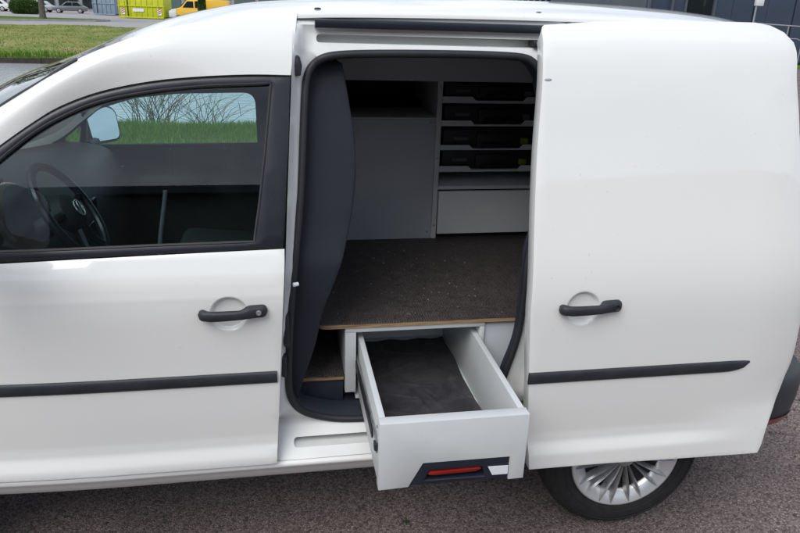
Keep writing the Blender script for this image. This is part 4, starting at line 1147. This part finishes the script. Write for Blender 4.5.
def seat(y0):
    t = empty('seat', (-.25, y0, .46), van)
    G().prism(rounded([(-.52, .66), (-.50, .78), (-.10, .74), (-.06, .62), (-.45, .58)], .05), y0-.24, y0+.24, bev=.04, seg=3).obj('cushion', 'seat_cloth', t)
    G().prism(rounded([(-.16, .70), (-.02, .68), (.11, 1.30), (.02, 1.33), (-.06, 1.10)], .04), y0-.23, y0+.23, bev=.05, seg=3).obj('backrest', 'seat_cloth', t)
    G().prism(rounded([(.03, 1.36), (.05, 1.52), (.13, 1.52), (.13, 1.37)], .03), y0-.13, y0+.13, bev=.03, seg=3).obj('headrest', 'seat_cloth', t)
    for s_ in (-.05, .05): G().tube([(.07, y0+s_, 1.27), (.085, y0+s_, 1.40)], .007, n=8).obj('headrest_post', 'runner_steel', t)
    G().box(-.48, -.06, y0-.2, y0+.2, .455, .60, bev=.01).obj('base', 'trim_gloss', t)
seat(.50); seat(1.28)
# narrow grey strip hanging inside the near door
rows = []
for q in catmull([(-.382, .30, 1.262), (-.386, .30, 1.235), (-.400, .295, 1.16), (-.412, .29, 1.08), (-.42, .27, .9)], 5):
    rows.append([(q[0]-.006, q[1], q[2]), (q[0]+.006, q[1]+.004, q[2])])
G().grid(rows).obj('grey_strip', 'strip_grey', van, solid=.002)

# --- bulkhead partition, bulging into the load space at the seat backs
pe = [(.144, 1.645), (.153, 1.60), (.166, 1.53), (.180, 1.443), (.186, 1.353), (.180, 1.26), (.167, 1.181), (.145, 1.084), (.107, .984), (.081, .916), (.057, .811), (.016, .685), (-.004, .61), (-.012, .54)]
pl = [tuple(q) for q in catmull(pe, 4)]+[(-.06, .54), (-.06, .70), (.0, .95), (.12, 1.2), (.145, 1.35), (.13, 1.645)]
G().prism(pl, .29, 1.60, bev=.006).obj('partition', 'navy_fabric', van, smooth=40)
def trim_y(z): return S0(z)+.105
pe2 = [(-.045+(a+.045)*(trim_y(b)+1.81)/2.03, b) for a, b in pe]
tro = [tuple(q) for q in catmull(pe2, 8)]+[(-.02, .545), (-.032, .60), (-.045, .75), (-.03, 1.0), (-.005, 1.3), (.02, 1.55), (.04, 1.655)]
vs, fs = sheet(tro, lambda a, b: (a, trim_y(b), b), h=.02)
G().raw(vs, fs).obj('partition_side_trim', 'navy_fabric', van, smooth=60, flip=(0, -1, 0), solid=.035, bevel=.006)

# --- load space lining and step
G().raw([(-.05, 1.665, .45), (1.58, 1.665, .45), (1.58, 1.62, 1.74), (-.05, 1.62, 1.74)], [(0, 1, 2, 3)]).obj('side_lining', 'headliner', van, smooth=0)
G().raw([(1.56, .20, .45), (1.56, 1.66, .45), (1.54, 1.62, 1.71), (1.54, .30, 1.71)], [(0, 1, 2, 3)]).obj('rear_lining', 'headliner', van, smooth=0)
G().raw([(-.05, .30, 1.715), (1.54, .32, 1.715), (1.54, 1.62, 1.715), (-.05, 1.64, 1.715)], [(0, 1, 2, 3)]).obj('roof_lining', 'headliner', van, smooth=0)
G().raw([(.80, .16, .45), (1.50, .16, .45), (1.50, .31, 1.71), (.80, .30, 1.72)], [(0, 1, 2, 3)]).obj('quarter_lining', 'white_inner', van, smooth=0)
G().box(-.05, .66, .135, .33, .50, .538, bev=.01).obj('step_tray', 'navy_plastic', van)
G().box(-.03, .150, .225, .245, .53, .6265, bev=.003).obj('step_riser', 'navy_plastic', van)
# wheel-arch flank right of the cabinet: white paint, its shade put in as grey
G().prism(rounded([(.615, .46), (.615, .812), (.90, .815), (.90, .46)], .02), .215, .60, bev=.01).obj('wheel_box', 'shade_grey', van)

# --- sliding door, open: stands 0.1 m off the body, moved back by 0.70 m
sd = empty('sliding_door', (1.12, -.08, .42), van)
SB = (.820, .993)
front = [(.712, .437), (.700, .55), (.680, .75), (.662, .95), (.660, 1.05), (.664, 1.25), (.672, 1.437), (.686, 1.60), (.692, 1.69), (.697, 1.735), (.699, 1.752)]
so = [(1.526, .424), (.95, .436)]+[tuple(q) for q in catmull(front, 4)]+[(.703, 1.760), (.713, 1.766), (.76, 1.769), (.876, 1.779), (1.062, 1.786), (1.302, 1.790), (1.39, 1.790), (1.435, 1.783), (1.468, 1.765), (1.488, 1.738), (1.493, 1.71)]
so += [tuple(q) for q in catmull([(1.493, 1.71), (1.489, 1.634), (1.499, 1.549), (1.508, 1.464), (1.535, 1.25), (1.562, 1.05), (1.583, .86), (1.589, .77), (1.577, .69), (1.562, .60), (1.544, .515), (1.535, .455), (1.528, .432)], 4)]
kw = np.hanning(131); kw /= kw.sum()
YSD = np.convolve(np.pad(YSM, 65, mode='edge'), kw, 'valid')
wd = np.clip((zz-.66)/.14, 0, 1)*np.clip((1.64-zz)/.12, 0, 1); YSD = YSD*wd+YSM*(1-wd)
def S0d(z): return float(np.interp(z, zz, YSD))
def sdsurf(x, z):
    zq = z - .012*max(0, min(1, (z-1.3)/.4))*max(0, min(1, (x-.75)/.5))
    y = S0d(max(zq, .478))-.10
    if x > 1.36: y += .024*((x-1.36)/.22)**2*max(0, min(1, (z-.4)/.3))
    if z < .62:   # the swage fades out towards the rear corner
        k = max(0, min(1, (x-1.18)/.32)); k = k*k*(3-2*k); y = y*(1-k)+k*(np.interp(z, [.40, .48, .62], [-.094, -.092, -.084])+ (.024*((x-1.36)/.22)**2*max(0, min(1, (z-.4)/.3)) if x > 1.36 else 0))
    y += bowl(x, z, *SB)
    return (x, y, z)
so = [q for i, q in enumerate(so) if i == 0 or math.hypot(q[0]-so[i-1][0], q[1]-so[i-1][1]) > 1e-4]
vs, fs = sheet(so, sdsurf, h=.028, fine=[(SB[0], SB[1], .06, .006)], bands=[(.422, .60, .007)])
G().raw(vs, fs).obj('outer_panel', 'white_paint', sd, smooth=60, flip=(0, -1, 0), solid=.045, bevel=.006)
strip(.676, 1.412, .7685, .041, -.10+(S0d(.7685)-S0(.7685)), 0, True).obj('rub_strip', 'black_plastic', sd, smooth=60)
handle(.832, 1.000, -.10+(S0d(1.0)-S0(1.0)), 0, False, sd, w=.195)
bf = []
for r_ in (1, .8, .45, .1):
    bf.append([(.7035+.011*r_*math.cos(t), S0(1.624)-.1005-.0022*math.sqrt(1-r_*r_*.98), 1.624+.0045*r_*math.sin(t)) for t in np.linspace(0, 2*math.pi, 25)[:-1]])
G().grid(bf, cv=True).obj('shaded_dimple', 'shade_grey', sd)  # grey lens standing in for a shaded dimple at the door's front edge

# --- wheels
def wheel(cx, near, spin=0):
    t = empty('wheel', (cx, .19 if near else 1.61, 0), van)
    sgn = 1 if near else -1
    yo = .085 if near else 1.715
    prof = [(.195, .035), (.205, .012), (.225, .006), (.255, .000), (.280, .008), (.296, .028), (.3045, .055), (.305, .10), (.3045, .15), (.296, .18), (.27, .20), (.20, .20)]
    prof = [(r, a*sgn) for r, a in prof]
    c = (cx, yo, .305)
    ty = G().lathe(prof, c, 72).obj('tyre', 'tyre_rubber', t, smooth=60)
    for r, a in ((.235, .0035), (.268, .0025)):
        G().tube([(cx+r*math.cos(q), yo+a*sgn, .305+r*math.sin(q)) for q in np.linspace(0, 2*math.pi, 73)[:-1]], .0018, n=5, closed=True).obj('sidewall_ridge', 'tyre_rubber', ty)
    hc = G().lathe([(.203, .020*sgn), (.207, .008*sgn), (.203, .001*sgn), (.196, .000), (.190, .004*sgn), (.160, .014*sgn), (.150, .030*sgn)], c, 72).obj('rim_ring', 'silver_bright', t, smooth=60)
    G().lathe([(0, .034*sgn), (.10, .034*sgn), (.165, .030*sgn)], c, 48).obj('rim_back', 'case_black', t)
    n = 20
    for i in range(n):
        a = 2*math.pi*(i+spin)/n + (.03 if i % 2 else -.03)
        d = np.array((math.cos(a), 0, math.sin(a))); e = np.array((-math.sin(a), 0, math.cos(a)))
        C = np.array(c)
        pts = []
        for r, w, h0, h1 in ((.036, .005, .018, .004), (.09, .0070, .016, -.004), (.145, .0110, .012, -.005), (.172, .0095, .007, -.004), (.195, .0015, .003, -.002)):
            pts.append([C+d*r-e*w+np.array((0, sgn*(h0+.012), 0)), C+d*r-e*w*.55+np.array((0, sgn*(h1+.006), 0)), C+d*r+np.array((0, sgn*h1, 0)), C+d*r+e*w*.55+np.array((0, sgn*(h1+.006), 0)), C+d*r+e*w+np.array((0, sgn*(h0+.012), 0))])
        G().grid(pts).obj('spoke', 'silver_spoke', t, smooth=30)
    G().lathe([(0, -.007*sgn), (.018, -.006*sgn), (.028, -.003*sgn), (.034, .003*sgn), (.040, .016*sgn)], c, 32).obj('hub_cap', 'silver', t)
    return t
wheel(WX, True, .5)
wheel(WX, False)
wheel(WX-2.56, True, .3)
wheel(WX-2.56, False)

# --- rear bumper, tail, nose
def bumper_rows(zs):
    rows = []
    for z, ins in zs:
        row = []
        pts = [(1.50, .085), (1.60, .075), (1.70, .075), (1.78, .095), (1.84, .135), (1.885, .20), (1.91, .30), (1.925, .50), (1.93, .9)]
        c = catmull(pts, 5)
        for q in c:
            d = np.array((1.4, .9))-q; d /= np.linalg.norm(d); row.append((q[0]+d[0]*ins, q[1]+d[1]*ins, z))
        row += [(q[0], 1.8-q[1], q[2]) for q in row[-2::-1]]
        rows.append(row)
    return rows
bm_ = G().grid(bumper_rows([(.375, .12), (.380, .05), (.392, .022), (.42, .010), (.48, .002), (.54, .0), (.585, .006), (.605, .025), (.612, .06)])).obj('rear_bumper', 'bumper_plastic', van, smooth=60)
rr_ = bumper_rows([(.398, .015), (.412, .009), (.428, .005)])
G().grid([r[10:22] for r in rr_]).obj('reflector', 'red_lens', bm_, smooth=60)
G().grid([r[len(r)-22:len(r)-10] for r in rr_]).obj('reflector', 'red_lens', bm_, smooth=60)
tail = []
for z, xx_, yi in ((.58, 1.885, .38), (.9, 1.91, .40), (1.2, 1.905, .42), (1.45, 1.845, .55), (1.62, 1.76, .60), (1.70, 1.72, .64)):
    tail.append([(xx_-.05, yi-.03, z), (xx_, yi, z)]+[(xx_+.012*math.sin(math.pi*t), yi+(1.8-2*yi)*t, z) for t in np.linspace(.05, .95, 12)]+[(xx_, 1.8-yi, z), (xx_-.05, 1.83-yi, z)])
G().grid(tail).obj('rear_doors', 'white_paint', van, smooth=50)
for yv in (.36, 1.36):
    G().box(1.86, 1.92, yv, yv+.085, .86, 1.22, bev=.02).obj('tail_light', 'red_lens', van)
def fender(near):
    fa = [(WX-2.56+.365*math.cos(a), WZ+.02+.365*math.sin(a)) for a in np.linspace(math.pi*.985, math.pi*.02, 30)]
    out = [(-2.12, .45), (WX-2.56-.37, .42)]+fa[3:-3]+[(-1.05, .42), (-1.088, .47), (-1.105, .62), (-1.115, .8), (-1.105, 1.0), (-1.065, 1.115), (-1.30, 1.10), (-1.62, 1.05), (-1.95, .95), (-2.15, .82)]
    def f(x, z):
        y = S0(min(z, 1.1))+.05*((-.5-x)/.8)**2+(.12*max(0, (-1.75-x)/.4)**2)+max(0, z-.92)*.25
        return (x, y if near else 1.8-y, z)
    vs, fs = sheet(out, f, h=.05)
    G().raw(vs, fs).obj('front_wing', 'white_paint', van, smooth=60)
fender(True); fender(False)
bn = []
for x, z, yi in ((-1.33, 1.115, .17), (-1.5, 1.085, .175), (-1.75, 1.02, .22), (-1.98, .94, .29), (-2.13, .84, .38), (-2.18, .76, .45)):
    bn.append([(x, yi-.075, z-.045), (x, yi-.05, z-.015)]+[(x-.05*math.sin(math.pi*t)*(1.5 if x > -1.4 else .6), yi+(1.8-2*yi)*t, z+.05*math.sin(math.pi*t)**.6) for t in np.linspace(0, 1, 20)]+[(x, 1.85-yi, z-.015), (x, 1.875-yi, z-.045)])
G().grid(bn).obj('bonnet', 'white_paint', van, smooth=60)
fb = []
for z, o_ in ((.24, .06), (.30, .0), (.45, -.02), (.60, -.01), (.72, .02), (.80, .05)):
    fb.append([(-1.80-.44*math.sin(math.pi*t)**.32+o_, .14+1.52*t, z) for t in np.linspace(0, 1, 30)])
G().grid(fb).obj('front_bumper', 'white_paint', van, smooth=60)
G().box(-2.275, -2.20, .55, 1.25, .34, .50, bev=.02).obj('grille', 'black_plastic', van)
G().box(-2.255, -2.15, .48, 1.32, .66, .77, bev=.02).obj('upper_grille', 'black_plastic', van)
for yv in (.22, 1.30): G().box(-2.16, -1.98, yv+.03, yv+.27, .68, .84, bev=.05, seg=3).obj('headlight', 'silver_bright', van)
g = G().grid([[(WX-2.56+.37*math.cos(a), yv, WZ+.02+.37*math.sin(a)) for a in np.linspace(-.1, math.pi+.1, 30)] for yv in (.08, .42)]).obj('arch_liner', 'rubber', van)

# ------------------------------------------------------------------ fit-out of the load space
# raised floor board: plywood with anti-slip film
fbd = thing('floor_board', (.9, .6, .82), 'raised plywood load floor with dark brown anti-slip top in the van', 'floor board')
bo = rounded([(.062, .200), (1.53, .200), (1.53, 1.58), (.075, 1.58)], [.035, .0, .0, .0], 8)
G().prism(bo, .820, .8345, axis='z').obj('plywood_core', 'plywood', fbd, smooth=40)
G().prism([(q[0], q[1]) for q in rounded([(.0605, .1985), (1.531, .1985), (1.531, 1.58), (.0735, 1.58)], [.035, 0, 0, 0], 8)], .8345, .8385, axis='z').obj('antislip_top', 'antislip', fbd, smooth=40)
lf = thing('lower_floor', (.06, .6, .627), 'thin plywood van floor with dark top left of the white drawer cabinet', 'floor board')
G().prism([(.008, .212), (.150, .212), (.150, 1.5), (.008, 1.5)], .627, .640, axis='z').obj('plywood_core', 'plywood', lf, smooth=40)
G().prism([(.007, .2105), (.150, .2105), (.150, 1.5), (.007, 1.5)], .640, .644, axis='z').obj('antislip_top', 'antislip', lf, smooth=40)

# drawer cabinet
dc = thing('drawer_cabinet', (.38, .6, .60), 'white underfloor cabinet with its drawer pulled out through the side door', 'cabinet')
cx0, cx1, cyf, cz0, cz1 = .154, .626, .205, .580, .8195
G().box(cx0, cx0+.036, cyf, 1.0, cz0, cz1-.0175, bev=.0015).obj('side_panel', 'laminate', dc, smooth=30)
G().box(cx1-.016, cx1, cyf, 1.0, cz0, cz1-.0175, bev=.0015).obj('side_panel', 'laminate', dc, smooth=30)
G().box(cx0, cx1, cyf, 1.0, cz1-.017, cz1, bev=.0015).obj('top_panel', 'laminate', dc, smooth=30)
G().box(cx0+.0365, cx1-.0165, cyf+.01, 1.0, .548, .558, bev=.0015).obj('bottom_panel', 'laminate', dc, smooth=30)
G().box(cx0+.0365, cx1-.0165, .975, .995, cz0+.013, cz1-.018, bev=.0015).obj('back_panel', 'laminate', dc, smooth=30)
for zz_ in (.70, .64): G().lathe([(0, -.0012), (.004, -.001), (.004, .002)], (cx0-.0004, .23, zz_), 12, axis='x').obj('screw', 'runner_steel', dc)
dr = empty('drawer', (.40, 0, .565), dc)
X0, X1, YF, ZT, ZB = .197, .611, -.288, .7735, .5635
T = .036
# front panel with the cut-out for the handle inlay
fp = [(X0, ZB), (X0, ZT), (X1, ZT), (X1, ZB+.001), (.566, ZB), (.566, .640), (.319, .641), (.280, ZB+.003)]
G().prism(fp, YF, YF+T, bev=.0015).obj('front_panel', 'laminate', dr, smooth=30)
inl = [(.2835, ZB+.006), (.3205, .6385), (.5645, .6375), (.5645, ZB+.003)]
hole = rounded([(.326, .5835), (.338, .6135), (.489, .6125), (.497, .5815)], .004)
vs, fs = sheet(inl, lambda a, b: (a, YF+.0035, b), holes=[hole], h=.02)
G().raw(vs, fs).obj('handle_inlay', 'inlay_navy', dr, smooth=30, flip=(0, -1, 0), solid=.004, bevel=.0008)
L3 = [(q[0], YF+.004, q[1]) for q in hole]; L4 = [(q[0], YF+.030, q[1]+.004) for q in hole]
g = G().grid([L3, L4], cv=True); g.raw(L4, [list(range(len(L4)))]); g.obj('handle_pocket', 'inlay_navy', dr, smooth=30)
G().prism(rounded([(.334, .6005), (.340, .6080), (.480, .6100), (.488, .6065), (.470, .5995), (.352, .5972)], .003), YF+.0015, YF+.020, bev=.0015).obj('handle_grip', 'red_plastic', dr, smooth=40)
G().tube([(.3255, YF+.001, .5825), (.497, YF+.001, .5805)], .0016, n=6).obj('pocket_lip', 'navy_plastic', dr)
G().prism([(.505, .6105), (.5635, .6095), (.5635, .5825), (.5185, .583)], YF+.0005, YF+.0034).obj('label', 'label_white', dr, smooth=0)
# sides, back, bottom
G().prism([(YF+T+.0005, ZB+.002), (YF+T+.0005, ZT-.0015), (.63, ZT-.0015), (.63, ZB+.002)], X0+.003, X0+.020, axis='x', bev=.001).obj('side_panel', 'laminate', dr, smooth=30)
G().prism([(YF+T+.0005, ZB+.002), (YF+T+.0005, ZT-.0015), (.63, ZT-.0015), (.63, ZB+.002)], X1-.022, X1-.004, axis='x', bev=.001).obj('side_panel', 'laminate', dr, smooth=30)
G().box(X0+.0205, X1-.0225, .614, .629, ZB+.003, ZT-.02, bev=.001).obj('back_panel', 'laminate', dr, smooth=30)
G().box(X0+.0205, X1-.0225, YF+T+.0005, .613, ZB+.002, ZB+.010, bev=.001).obj('bottom_panel', 'laminate', dr, smooth=30)
# runners left and right: outer profile, inner profile, end stop
for sx, o_ in ((X0, -1), (X1, 1)):
    G().box(*sorted((sx-o_*.002, sx+o_*.0045)), YF+.03, .45, ZB+.100, ZB+.145, bev=.002).obj('runner', 'runner_steel', dr, smooth=30)
    G().box(*sorted((sx+o_*.005, sx+o_*.0085)), YF+.09, .6, ZB+.108, ZB+.137, bev=.0015).obj('runner_inner', 'case_black', dr, smooth=30)
    G().box(*sorted((sx-o_*.002, sx+o_*.010)), YF+.022, YF+.045, ZB+.112, ZB+.135, bev=.003).obj('runner_stop', 'black_plastic', dr, smooth=30)
# cam lock screws on the front corner
G().lathe([(0, -.0016), (.0045, -.001), (.005, .001)], (X0+.0028, YF+.06, ZB+.165), 12, axis='x').obj('screw', 'case_black', dr)
# loose dark mat lying on the drawer bottom, edges slightly wavy
mt_ = thing('drawer_mat', (.40, 0, .61), 'black creased rubber mat lying in the open drawer', 'mat')
mo = []
for i in range(60):
    t = i/60
    if t < .25: q = (X0+.022+.362*(t/.25), YF+T+.004)
    elif t < .5: q = (X0+.384+.003*math.sin(t*60)-.001, YF+T+.004+.83*((t-.25)/.25))
    elif t < .75: q = (X0+.382-.358*((t-.5)/.25), YF+T+.83+.006*math.sin(t*80))
    else: q = (X0+.022, YF+T+.83-.825*((t-.75)/.25))
    mo.append(q)
rn = np.random.default_rng(4)
cr_ = [(rn.uniform(.22, .58), rn.uniform(-.25, .5), rn.uniform(0, math.pi), rn.uniform(.05, .16), rn.uniform(.002, .0045)) for _ in range(26)]
def matz(a, b):
    z = ZB+.0145+.0012*math.sin(a*31+b*17)+.0012*math.sin(b*43-a*9)
    for cx_, cy_, an, ln, am in cr_:
        u = (a-cx_)*math.cos(an)+(b-cy_)*math.sin(an); w = -(a-cx_)*math.sin(an)+(b-cy_)*math.cos(an)
        z += am*math.exp(-(w/.005)**2-(u/ln)**2*2)
    e = min(a-(X0+.022), X0+.367-a)
    if a > X0+.35: z += .005*((a-X0-.35)/.035)**2*(.5+.5*math.sin(b*37))
    return min(z, ZB+.021)
vs, fs = sheet(mo, lambda a, b: (a, b, matz(a, b)), h=.0055)
G().raw(vs, fs).obj('sheet', 'drawer_mat', mt_, smooth=60, flip=(0, 0, 1))

# storage racking on the far side
rk = thing('storage_rack', (.88, 1.25, .84), 'grey metal racking with shelves along the far wall of the load space', 'rack')
RY, RB = 1.04, 1.56
G().box(.618, .640, RY, RB, .8395, 1.60, bev=.0015).obj('upright', 'shelf_metal', rk, smooth=30)
G().box(1.245, 1.267, RY, RB, .8395, 1.60, bev=.0015).obj('upright', 'shelf_metal', rk, smooth=30)
for zt, zb in ((1.456, 1.433), (1.357, 1.337), (1.253, 1.235), (1.162, 1.140), (1.077, 1.062)):
    sh_ = G().box(.6405, 1.2445, RY+.002, RB, zb, zt-.014 if zt > 1.1 else zt, bev=.001).obj('shelf', 'shelf_metal', rk, smooth=30)
    if zt > 1.1:   # front lip dipping in the middle so the case handle is free
        G().prism([(.641, zt-.016), (.641, zt+.004), (.768, zt+.004), (.785, zt-.012), (.992, zt-.012), (1.008, zt+.006), (1.244, zt+.006), (1.244, zt-.016)], RY-.001, RY+.002).obj('shelf_lip', 'shelf_metal', sh_, smooth=30)
G().box(.644, 1.241, RY-.006, RY+.012, .862, 1.055, bev=.0015).obj('drawer_front', 'rack_front', rk, smooth=30)
G().box(.6405, 1.2445, RY+.02, RB, .8395, .858, bev=.001).obj('plinth', 'case_black', rk, smooth=30)
G().box(.16, 1.267, RY-.004, RY+.016, 1.521, 1.64, bev=.0015).obj('top_fascia', 'slate_panel', rk, smooth=30)
G().raw([(.6405, RB-.002, .84), (1.2445, RB-.002, .84), (1.2445, RB-.002, 1.6), (.6405, RB-.002, 1.6)], [(0, 1, 2, 3)]).obj('back_sheet', 'dark_lining', rk, smooth=0)

tc_ = thing('tall_cabinet', (.42, 1.3, .84), 'tall slate grey cupboard panel with open dark shelf above, left of the racking', 'cabinet')
G().box(.165, .6165, RY+.004, RY+.020, .8395, 1.364, bev=.0015).obj('front_panel', 'slate_panel', tc_, smooth=30)
G().box(.165, .6165, RY+.001, RB, 1.3655, 1.372, bev=.001).obj('top_edge', 'shelf_metal', tc_, smooth=30)
G().box(.165, .6165, RB-.02, RB, 1.373, 1.6, bev=.001).obj('back_panel', 'case_black', tc_, smooth=30)
G().box(.165, .6165, RB-.20, RB-.022, 1.373, 1.405, bev=.003).obj('shelf_ledge', 'case_black', tc_, smooth=30)
g = G()
for dx_ in (-.007, .007): g.lathe([(0, -.002), (.005, -.002), (.005, .003)], (.602+dx_, RY+.003, 1.352), 12)
g.obj('catch', 'runner_steel', tc_)

for xx, zz_ in ((.629, .90), (.629, 1.20), (.629, 1.50)):
    G().lathe([(0, -.002), (.004, -.0015), (.005, .001)], (xx, RY-.0005, zz_), 12).obj('screw', 'runner_steel', rk)
for xx, zz_ in ((.19, .87), (.60, .87), (.19, 1.33)):
    G().lathe([(0, -.002), (.004, -.0015), (.005, .001)], (xx, RY+.0035, zz_), 12).obj('screw', 'runner_steel', tc_)
def tool_case(zs, top, label, yel):
    t = thing('tool_case', (.94, 1.2, zs), label, 'tool case', 'black tool cases on the racking shelves')
    h = top
    G().prism([(.655, zs), (.655, zs+h), (1.23, zs+h), (1.23, zs)], RY+.02, RY+.42, bev=.008).obj('body', 'case_black', t)
    G().box(.80, .985, RY+.002, RY+.021, zs+.008, zs+h*.82, bev=.006).obj('handle_plate', 'case_black', t)
    G().tube([(.825, RY+.005, zs+.012), (.83, RY-.006, zs+.02), (.955, RY-.006, zs+.02), (.96, RY+.005, zs+.012)], .006, n=8).obj('handle', 'case_black', t)
    G().box(.70, .765, RY+.012, RY+.022, zs+h*.42, zs+h*.60, bev=.003).obj('latch', 'case_tray', t)
    G().box(1.0, 1.035, RY+.008, RY+.022, zs+h*.22, zs+h*.55, bev=.004).obj('latch', 'latch_yellow' if yel else 'case_tray', t)
tool_case(1.448, .068, 'black tool case on the topmost rack shelf', False)
tool_case(1.345, .080, 'black tool case on the second rack shelf from the top', False)
tool_case(1.241, .082, 'black tool case with yellow catch on the third rack shelf from the top', True)
tool_case(1.150, .080, 'black tool case with yellow catch on the lowest case shelf', True)

# ------------------------------------------------------------------ small things on the ground
def weeds(x, y, n, s, label):
    g = G()
    for i in range(n):
        a = random.uniform(0, 6.28); l = s*random.uniform(.5, 1); w = l*.16
        bx, by = x+random.gauss(0, s*.35), y+random.gauss(0, s*.35)
        d = Vector((math.cos(a), math.sin(a), 0)); e = Vector((-d.y, d.x, 0))*w; o = Vector((bx, by, .001))
        g.raw([o-e*.4, o+e*.4, o+d*l*.5+e+Vector((0, 0, l*.35)), o+d*l*.5-e+Vector((0, 0, l*.35)), o+d*l+Vector((0, 0, l*.3))], [(0, 1, 2, 3), (3, 2, 4)])
    return tag(g.obj('weed', 'weed_green', smooth=0, recalc=False), label, 'weed', 'small weeds in the asphalt')
weeds(.385, .215, 16, .015, 'small weed in the asphalt below the open drawer')
# loose chippings on the asphalt
n = 2200
x = rng.uniform(-1.2, 3.0, n); y = rng.uniform(-.8, .9, n); s = rng.gamma(3, .0011, n)+.0018
a = rng.normal(size=(n, 6, 3))*.22
base = np.array([(1, 0, 0), (-1, 0, 0), (0, 1, 0), (0, -1, 0), (0, 0, .8), (0, 0, -.8)])
v = (base[None]+a)*s[:, None, None]+np.stack([x, y, s*.35], 1)[:, None]
fc = np.array([(0, 2, 4), (2, 1, 4), (1, 3, 4), (3, 0, 4), (2, 0, 5), (1, 2, 5), (3, 1, 5), (0, 3, 5)])
f = (np.arange(n)[:, None, None]*6+fc[None]).reshape(-1, 3)
leafy('chip_stone', (.09, .07, .066), (.30, .25, .24), 30)
tag(big_mesh('loose_chippings', v.reshape(-1, 3), f, 'chip_stone', kind='stuff'), 'loose reddish grey stone chippings on the asphalt', 'gravel')

n = 150
x = rng.uniform(.12, .70, n); y = rng.uniform(.23, 1.0, n); sz = rng.gamma(2, .0006, n)+.0006
v = (base[None]+rng.normal(size=(n, 6, 3))*.25)*sz[:, None, None]+np.stack([x, y, .8386+sz*.5], 1)[:, None]
f = (np.arange(n)[:, None, None]*6+fc[None]).reshape(-1, 3)
mat('crumb', (.38, .34, .29), .9, var=.4, vscale=60)
tag(big_mesh('floor_crumbs', v.reshape(-1, 3), f, 'crumb', kind='stuff'), 'pale crumbs and dust scattered on the load floor', 'dust')
